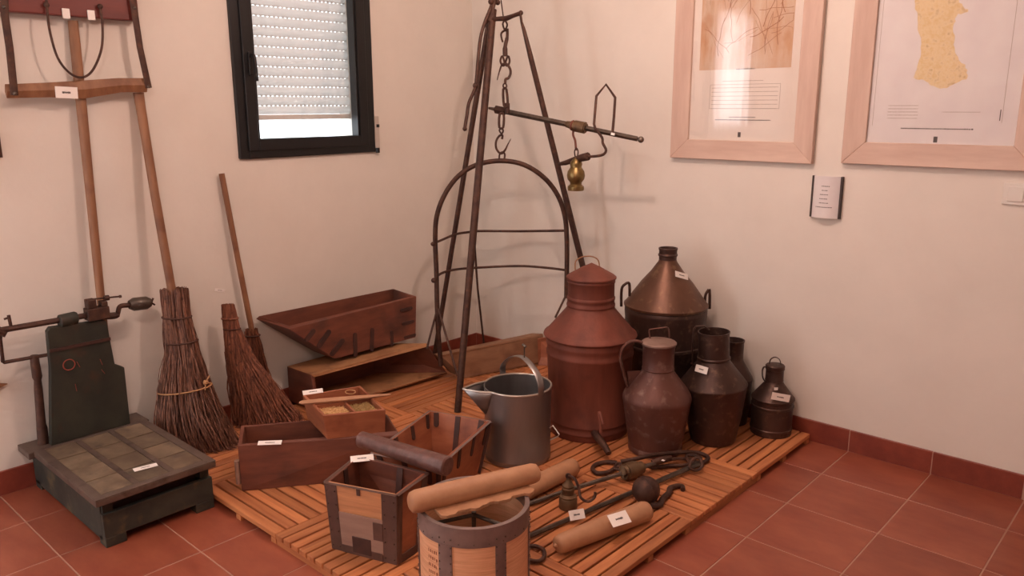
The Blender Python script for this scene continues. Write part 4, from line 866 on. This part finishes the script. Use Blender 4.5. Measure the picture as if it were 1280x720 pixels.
obj('hook', MB().sweep(spline([e+V3((0, 0, .006)), (1.8264, -1.3556, 0.2143), (1.848, -1.3582, 0.1868), (1.8635, -1.3664, 0.1594), (1.8837, -1.3521, 0.1461), (1.8978, -1.3351, 0.1593), (1.897, -1.3301, 0.178)], 5), .0048, n=8), 'iron', t, smooth=True)
t = tag(obj('iron_ring_handle', MB().sweep(spline([(1.8255, -1.6549, 0.05), (1.8683, -1.6413, 0.05), (1.8955, -1.6259, 0.05), (1.8923, -1.5945, 0.05), (1.8628, -1.5635, 0.05), (1.8271, -1.5661, 0.05), (1.8066, -1.5946, 0.05)], 5), .0068, n=10), 'iron', None, smooth=True, origin=(1.8524, -1.5874, 0.042)), 'bent iron ring handle on the decking beside the round measure', 'ring')

# ---------------- platform scale ----------------
sc = thing('platform_scale', 'old dark green wooden platform scale with iron beam against left wall', 'scales', (.37, -2.3, 0))
bx0, bx1, by0, by1 = .02, .705, -2.49, -2.10
obj('frame_board', MB().box(bx1-.022, bx1, by0, by1, .035, .123), 'scale_green', sc, bevel=.002)
obj('frame_board', MB().box(bx0, bx1-.022, by0, by0+.022, .02, .160), 'scale_green', sc, bevel=.002)
obj('frame_board', MB().box(bx0, bx1-.022, by1-.022, by1, .02, .125), 'scale_green', sc, bevel=.002)
obj('frame_board', MB().box(bx0, bx0+.022, by0+.022, by1-.022, .02, .16), 'scale_green', sc, bevel=.002)
for x_, y_ in ((bx1-.055, by0), (bx1-.055, by1-.07), (bx0, by0), (bx0, by1-.07)): obj('foot', MB().box(x_, x_+.055, y_, y_+.07, 0, .036), 'scale_green', sc, bevel=.003)
for y_ in (by0+.005, by1-.04): obj('platform_bracket', MB().box(bx1-.05, bx1-.012, y_, y_+.035, .12, .172), 'scale_green', sc, bevel=.002)
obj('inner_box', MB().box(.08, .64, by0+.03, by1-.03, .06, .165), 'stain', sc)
px0, px1, py0, py1 = .148, .737, -2.517, -2.095
plf = obj('platform', MB().box(px0, px1, py0, py1, .172, .194), 'scale_edge', sc, bevel=.003)
bar = .032
obj('border_strip', MB().box(px0, px1, py0, py0+bar, .194, .1985), 'scale_edge', plf, bevel=.001, seg=1); obj('border_strip', MB().box(px0, px1, py1-bar, py1, .194, .1985), 'scale_edge', plf, bevel=.001, seg=1)
obj('border_strip', MB().box(px1-bar, px1, py0+bar, py1-bar, .194, .1985), 'scale_edge', plf, bevel=.001, seg=1); obj('border_strip', MB().box(px0, px0+bar*.6, py0+bar, py1-bar, .194, .1985), 'scale_edge', plf, bevel=.001, seg=1)
cw = (py1-py0-2*bar-2*.02)/3; rl = (px1-px0-bar*1.6)/4
for c_ in range(3):
    ya_ = py0+bar+c_*(cw+.02)
    if c_: obj('crossbar', MB().box(px0+bar*.6, px1-bar, ya_-.02, ya_, .194, .1982), 'scale_edge', plf)
    for r_ in range(4):
        xa = px0+bar*.6+r_*rl; obj('panel', MB().box(xa+.003, xa+rl-.003, ya_+.001, ya_+cw-.001, .194, .1975+random.uniform(-.0008, .0008)), 'scale_top', plf, bevel=.001, seg=1)
obj('back_sill', MB().box(.022, px0-.002, -2.535, -2.08, .165, .192), 'scale_edge', sc, bevel=.003)
# stepped backboard
xb0, xb1 = .108, .136
out_ = [(-2.452, .193), (-2.152, .193), (-2.15, .435), (-2.185, .457), (-2.197, .636), (-2.205, .643), (-2.40, .655), (-2.412, .64), (-2.417, .5)]
n = len(out_); bb = obj('backboard', MB().add([(xb0, y, z) for y, z in out_]+[(xb1, y, z) for y, z in out_], [tuple(range(n-1, -1, -1)), tuple(range(n, 2*n))]+[(i, (i+1) % n, n+(i+1) % n, n+i) for i in range(n)]), 'scale_board', sc, bevel=.003)
obj('paint_mark', MB().sweep([(0.1372, -2.3242, 0.5022), (0.1372, -2.3154, 0.4772)], .002, .001, n=6).sweep([(0.1372, -2.2393, 0.4915), (0.1372, -2.2329, 0.4667)], .002, .001, n=6).sweep([(0.1372, -2.3401, 0.4149), (0.1372, -2.3378, 0.3847)], .002, .001, n=6).sweep([(0.1372, -2.2381, 0.448), (0.1372, -2.228, 0.4288)], .002, .001, n=6), 'red_paint', bb)
obj('cross_batten', MB().box(xb1, xb1+.006, -2.414, -2.192, .56, .572), 'stain', bb)
obj('painted_ring', ring((xb1+.0012, -2.3526, 0.4964), (1, 0, 0), .021, .0022, 24, 6, 1), 'red_paint', bb)
# beam
bm = obj('scale_beam', MB().sweep([(0.12, -2.7066, 0.6822), (0.12, -2.5597, 0.6743), (0.12, -2.2574, 0.6719)], .0115, n=8), 'iron', sc, smooth=True)
obj('sliding_poise', MB().sweep([(0.12, -2.3632, 0.6675), (0.12, -2.359, 0.6673), (0.12, -2.3044, 0.67), (0.12, -2.2986, 0.6698)], [.022, .026, .026, .022], n=16), 'scale_board', bm, smooth=True)
fbk = obj('fulcrum_block', MB().box(.10, .15, -2.2664, -2.1853, .652, .70).box(.105, .145, -2.261, -2.2291, .70, .735).box(.105, .145, -2.2115, -2.1877, .70, .72), 'iron', sc, bevel=.003)
obj('adjusting_rod', MB().sweep([(0.125, -2.2638, 0.735), (0.125, -2.1319, 0.7258)], .0035, n=8).sweep([(0.125, -2.193, 0.7286), (0.125, -2.1748, 0.7286)], .011, n=12).sweep([(0.125, -2.135, 0.7257), (0.125, -2.1273, 0.7253)], .006, n=8), 'iron', fbk, smooth=True)
cr = obj('crank_arm', MB().sweep(spline([(0.12, -2.193, 0.656), (0.12, -2.1598, 0.6511), (0.12, -2.1467, 0.6568), (0.12, -2.138, 0.68), (0.12, -2.1248, 0.6858), (0.12, -2.0937, 0.6816)], 3), [.014]*6+[.010]*10, n=8), 'iron', sc, smooth=True)
wa, wb = V3((0.12, -2.0982, 0.6841)), V3((0.12, -2.013, 0.6784))
obj('counterweight', MB().sweep([wa, wa, lerp(wa, wb, .2), lerp(wa, wb, .8), wb, wb], [.006, .018, .027, .027, .018, .006], n=20), 'iron_grey', cr, smooth=True)
obj('wing_nut', MB().sweep([wb, (0.12, -2.0067, 0.6756)], .006, n=8).sweep([(0.12, -2.0099, 0.6762), (0.12, -1.9997, 0.6947)], .004, n=6).sweep([(0.12, -2.0099, 0.6762), (0.12, -1.9961, 0.6651)], .004, n=6), 'iron', cr, smooth=True)
obj('stop_pin', MB().sweep([(0.12, -2.5235, 0.6788), (0.12, -2.5258, 0.7247)], .006, n=8).sweep([(0.12, -2.5269, 0.7158), (0.12, -2.542, 0.7128)], .004, n=6), 'iron', bm, smooth=True)
obj('beam_end', MB().sweep([(0.12, -2.5672, 0.6759), (0.12, -2.546, 0.6608), (0.12, -2.5527, 0.6486)], [.016, .012, .006], n=8), 'iron', bm, smooth=True)
po = obj('post', MB().sweep([(0.085, -2.463, 0.192), (0.085, -2.4603, 0.255), (0.085, -2.4611, 0.2718), (0.085, -2.4541, 0.4101), (0.085, -2.4522, 0.4483), (0.085, -2.452, 0.4611), (0.085, -2.4529, 0.5221), (0.085, -2.4512, 0.5471)], [.02, .019, .0165, .015, .013, .0175, .016, .014], n=16), 'iron', sc, smooth=True)
obj('post_arm', MB().sweep([(0.1, -2.4038, 0.5423), (0.09, -2.4562, 0.5414), (0.085, -2.5535, 0.5434), (0.085, -2.557, 0.5474), (0.1, -2.5576, 0.6366), (0.11, -2.5558, 0.6625)], [.007, .007, .007, .007, .006, .006], n=8), 'iron', po, smooth=True)

# ---------------- things leaning on / hanging from the left wall ----------------
t = thing('wooden_yoke', 'red board and pale bar joined by dark straps, hanging upper left', 'yoke', (.04, -2.15, 1.52))
obj('top_board', MB().box(.012, .055, -2.47, -1.9126, 1.795, 1.96), 'yoke_red', t, bevel=.004)
bb_ = [(0.066, -2.4193, 1.52), (0.066, -2.28, 1.5259), (0.066, -2.16, 1.5288), (0.066, -2.0189, 1.5474), (0.066, -1.9156, 1.5491)]
obj('lower_bar', MB().sweep([V3(bb_[0]), V3(bb_[0])+V3((0, .002, 0)), bb_[1], bb_[2], bb_[3], V3(bb_[4])-V3((0, .002, 0)), V3(bb_[4])], [.012]*7, [.024, .025, .027, .034, .028, .028, .027], n=4), 'pole_wood', t, bevel=.003)
for pts in ([(0.07, -2.3826, 1.8578), (0.07, -2.3903, 1.7772), (0.078, -2.3913, 1.6687), (0.08, -2.3971, 1.5061)], [(0.07, -1.9393, 1.9061), (0.07, -1.9339, 1.8117), (0.078, -1.9313, 1.6911), (0.08, -1.9133, 1.538)]):
    s_ = obj('side_strap', MB().sweep([V3(p) for p in pts], .0035, .013, n=8, hint=(0, 1, 0)), 'iron', t, smooth=True)
    obj('strap_bolt', MB().sphere(V3(pts[-1])+V3((.005, 0, .006)), .007).sphere(V3(pts[1])+V3((.004, 0, .03)), .006), 'iron_grey', s_, smooth=True)
obj('rope_loop', MB().sweep(spline([(0.066, -2.2472, 1.8436), (0.07, -2.2499, 1.81), (0.075, -2.2522, 1.7372), (0.08, -2.2383, 1.6421), (0.085, -2.2025, 1.5859), (0.09, -2.1607, 1.5738), (0.085, -2.118, 1.6058), (0.08, -2.0782, 1.6838), (0.072, -2.0623, 1.7728), (0.066, -2.0622, 1.8313)], 5), .0045, n=8), 'iron', t, smooth=True)
obj('loop_fixing', MB().sphere((0.066, -2.2492, 1.8269), .010).sphere((0.066, -2.0616, 1.8371), .010), 'iron', t, smooth=True)
for u_, q in ((0, (0.06, -2.1838, 1.802)), (1, (0.06, -2.0949, 1.8031))):
    o = obj('white_clip', MB().box(q[0]-.004, q[0]+.004, q[1]-.013, q[1]+.013, q[2]-.018, q[2]+.018), 'card', t, bevel=.002)
a, b = V3((0.022, -2.1491, 1.7817)), V3((0.07, -2.1851, 0.7183))
tag(obj('wooden_pole', MB().sweep([a, lerp(a, b, .08), lerp(a, b, .3), lerp(a, b, .6), b, lerp(a, b, 1.25)], [.018, .0195, .0195, .0175, .016, .016], [.014, .015, .0155, .015, .015, .015], n=14), 'pole_wood', None, smooth=True, origin=tuple(b)), 'long brown pole leaning behind the yoke and down to the scale', 'pole')
tag(obj('pointed_blade', MB().add([(.02, -2.6796, 0.4848), (.02, -2.5349, 0.4387), (.02, -2.6832, 0.3971), (.008, -2.6796, 0.4848), (.008, -2.5349, 0.4387), (.008, -2.6832, 0.3971)], [(0, 1, 2), (5, 4, 3), (0, 3, 4, 1), (1, 4, 5, 2), (2, 5, 3, 0)]), 'pole_wood', None, origin=(0.01, -2.5588, 0.4394)), 'brown pointed blade tip entering at the left edge below the scale arm', 'blade')
tag(obj('hanging_strap', MB().box(.004, .012, -2.4602, -2.4423, 1.2851, 1.3765), 'iron', None, origin=(0.01, -2.4452, 1.3309)), 'dark sliver of iron strap at the left edge under the yoke', 'strap')

def broom(name, label, C_, R_, ntw, m, handle=None, rh=.012, hm='pole_wood', cords=(), seed=1, flat=.75):
    random.seed(seed); C_ = [V3(p) for p in C_]; t = thing(name, label, 'broom', (C_[-1].x, C_[-1].y, Z0))
    if handle: 
        P_, R2 = handle; obj('handle', MB().sweep([V3(p) for p in P_], R2, n=14), hm, t, smooth=True)
    mb = MB(); K = len(C_)
    cs = spline(C_, 4); rs = []
    for i in range(K-1):
        for j in range(4): rs.append(R_[i]+(R_[i+1]-R_[i])*j/4)
    rs.append(R_[-1]); N = len(cs)
    ux_ = V3((.674, .739, 0)); 
    for k in range(ntw):
        a = random.uniform(0, 2*PI); rr = math.sqrt(random.uniform(.05, 1)); end = N if random.random() < .55 else random.randint(int(N*.6), N)
        st = 0 if random.random() < .7 else random.randint(0, N//3); ph = random.uniform(0, 6); am = random.uniform(.004, .018); pts = []
        top_j = random.uniform(-.012, .012)
        for i in range(st, end):
            if i < N-1: d = (cs[i+1]-cs[i]).normalized()
            v_ = V3((0, 0, 1)).cross(ux_); v_ = V3((-ux_.y, ux_.x, 0)); 
            p = cs[i]+ux_*math.cos(a)*rs[i]*rr+v_*math.sin(a)*rs[i]*rr*flat
            fr = i/(N-1); p += V3((math.sin(ph+i*.9), math.cos(ph*2+i*.7), math.sin(ph*3+i)*.5))*am*fr
            if i == 0: p += V3((0, 0, top_j))
            p.x = max(p.x, .004); p.z = max(p.z, Z0+.002); pts.append(p)
        if len(pts) > 1: mb.sweep(pts, [random.uniform(.0014, .0030)]*(len(pts)-1)+[.0007], n=3, caps=False)
    # hidden core so that the head is opaque
    obj('twig_core', MB().sweep(cs[1:-1], [r_*.74 for r_ in rs[1:-1]], [r_*.5*flat for r_ in rs[1:-1]], n=14, hint=(-.739, .674, 0)), 'cord', t, smooth=True, zmin=Z0)
    o = obj('twigs', mb, m, t, zmin=Z0+.0005); o['kind'] = 'stuff'
    for (f_, mt, rr, tilt) in cords:
        i = f_*(N-1); i0 = int(i); c_ = lerp(cs[i0], cs[min(i0+1, N-1)], i-i0); r_ = rs[i0]+(rs[min(i0+1, N-1)]-rs[i0])*(i-i0)+.003
        pts = [c_+ux_*math.cos(x_)*r_+V3((-ux_.y, ux_.x, 0))*math.sin(x_)*r_*flat*1.05+V3((0, 0, math.cos(x_)*tilt)) for x_ in [2*PI*j/28 for j in range(28)]]
        pts = [V3((max(p.x, .004), p.y, p.z)) for p in pts]
        obj('binding', MB().sweep(pts, rr, n=6, closed=True), mt, t, smooth=True)
    return t
b1 = broom('twig_broom', 'large twig broom with long handle between scale and small brooms', [(0.14, -1.9176, 0.7158), (0.15, -1.9229, 0.6045), (0.165, -1.92, 0.4597), (0.185, -1.9345, 0.3006), (0.215, -1.9243, 0.1172), (0.235, -1.8978, 0.0075)], [.058, .056, .068, .108, .158, .175], 820, 'twig',
      handle=([(0.03, -1.935, 1.5197), (0.035, -1.9339, 1.4599), (0.085, -1.9352, 1.1242), (0.14, -1.928, 0.7142), (0.15, -1.9277, 0.6263)], [.021, .019, .0175, .0175, .014]), cords=((.2, 'cord', .004, 0), (.35, 'cord', .004, .004), (.6, 'string', .0035, .012)), seed=3, flat=.6)
kn = V3((0.27, -1.8823, 0.332)); mb = MB().sphere(kn, .011, 10, 8)
for dx in ((.0, .02, .025), (.0, .025, -.01), (.01, -.01, -.03)): mb.sweep([kn, kn+V3(dx)], .003, n=6)
obj('string_knot', mb, 'string', b1, smooth=True)
broom('twig_broom', 'narrow broom with slim handle, its head behind the handleless brush', [(0.05, -1.5346, 0.4442), (0.05, -1.5227, 0.3359), (0.05, -1.5075, 0.2129), (0.05, -1.4882, 0.0249)], [.03, .036, .042, .05], 240, 'twig_red',
      handle=([(0.022, -1.6026, 1.175), (0.045, -1.5756, 0.8323), (0.05, -1.5308, 0.4395), (0.05, -1.5261, 0.3956)], [.0125, .0125, .013, .012]), cords=((.1, 'cord', .004, 0),), seed=5, flat=.6)
broom('hand_brush', 'handleless reddish twig brush flared out beside the troughs', [(0.12, -1.6759, 0.5981), (0.13, -1.671, 0.4956), (0.15, -1.6512, 0.3566), (0.18, -1.6166, 0.2136), (0.205, -1.5815, 0.0739), (0.21, -1.5753, 0.0341)], [.028, .034, .062, .108, .155, .162], 700, 'twig_red', cords=((.12, 'twig_red', .005, 0), (.2, 'cord', .003, 0)), seed=8, flat=.5)

# ---------------- paper name cards ----------------
UZ = (0, 0, 1)
card((0.0785, -2.2606, 1.5187), (0.0785, -2.1831, 1.5158), UZ, .042, 'white card on the pale bar of the hanging yoke')
card((0.001, -1.6705, 0.6557), (0.001, -1.6231, 0.6419), UZ, .014, 'tiny white card on the left wall above the small brooms')
card((0.6029, -2.3356, 0.2), (0.6168, -2.2571, 0.2), (-.9, .3, 0), .03, 'white card lying on the panelled top of the platform scale')
card((0.7721, -1.9417, 0.225), (0.8322, -1.8777, 0.225), (-.6, .5, .3), .022, 'white card on the rim of the red-brown trough')
card((0.6867, -1.6822, 0.332), (0.7201, -1.6082, 0.332), (-.6, .5, .5), .022, 'white card at the back corner of the grain box')
card((1.2629, -1.875, 0.288), (1.3065, -1.81, 0.288), (-.6, .6, .4), .028, 'white card on the rim of the square iron-bound measure')
card((1.814, -1.3656, 0.072), (1.8413, -1.3145, 0.072), (-.3, .4, .7), .034, 'white card leaning by the small brass poise weight')
card((1.9883, -1.369, 0.117), (2.0124, -1.297, 0.117), (-.3, .4, .3), .045, 'white card stuck on the tapered pale roller')
card((1.5526, -0.2848, 0.729), (1.5705, -0.2029, 0.702), (-.3, .35, .9), .027, 'white card on the cone of the broad dark can')
card((1.7831, -0.4756, 0.3855), (1.844, -0.4839, 0.3854), (-.3, .35, .9), .03, 'white card on the shoulder of the open jug')
card((2.0088, -0.2125, 0.2437), (2.0655, -0.1557, 0.2275), (0, .1, .9), .032, 'white card on the smallest can')
q = V3((2.0157, -0.1882, 0.2698)); tag(obj('paper_sticker', MB().box(-.008, .008, -.001, .001, -.006, .006, Matrix.Translation(q) @ Matrix.Rotation(.75, 4, 'Z')), 'card', None, origin=tuple(q)), 'tiny white sticker above the card on the smallest can', 'sticker')
q = V3((1.8455, -0.8093, 0.098)); tag(obj('paper_sticker', MB().box(-.006, .006, -.005, .005, -.001, .001, Matrix.Translation(q)), 'card', None, origin=tuple(q)), 'tiny cream sticker on the iron shackle lying on the decking', 'sticker')

GR = {'wooden_trough': 'wooden troughs in the corner', 'milk_can': 'metal cans and jugs on the decking', 'conical_can': 'metal cans and jugs on the decking', 'small_can': 'metal cans and jugs on the decking',
      'lidded_jug': 'metal cans and jugs on the decking', 'open_jug': 'metal cans and jugs on the decking', 'shadowed_jug': 'metal cans and jugs on the decking', 'wooden_roller': 'levelling rollers', 'dark_log_roller': 'levelling rollers',
      'twig_broom': 'twig brooms against the left wall', 'hand_brush': 'twig brooms against the left wall', 'framed_print': 'framed prints on the right wall', 'pendant_or_fill_lamp': 'pendant lamps', 'paper_sticker': 'tiny paper stickers',
      'lying_steelyard': 'steelyards', 'ball_steelyard': 'steelyards', 'steelyard_beam': 'steelyards'}
for o in bpy.data.objects:
    if o.parent is None and o.name.split('.')[0] in GR: o['group'] = GR[o.name.split('.')[0]]
for o in bpy.data.objects:
    for kk in ('_o', '_ins'):
        if kk in o: del o[kk]
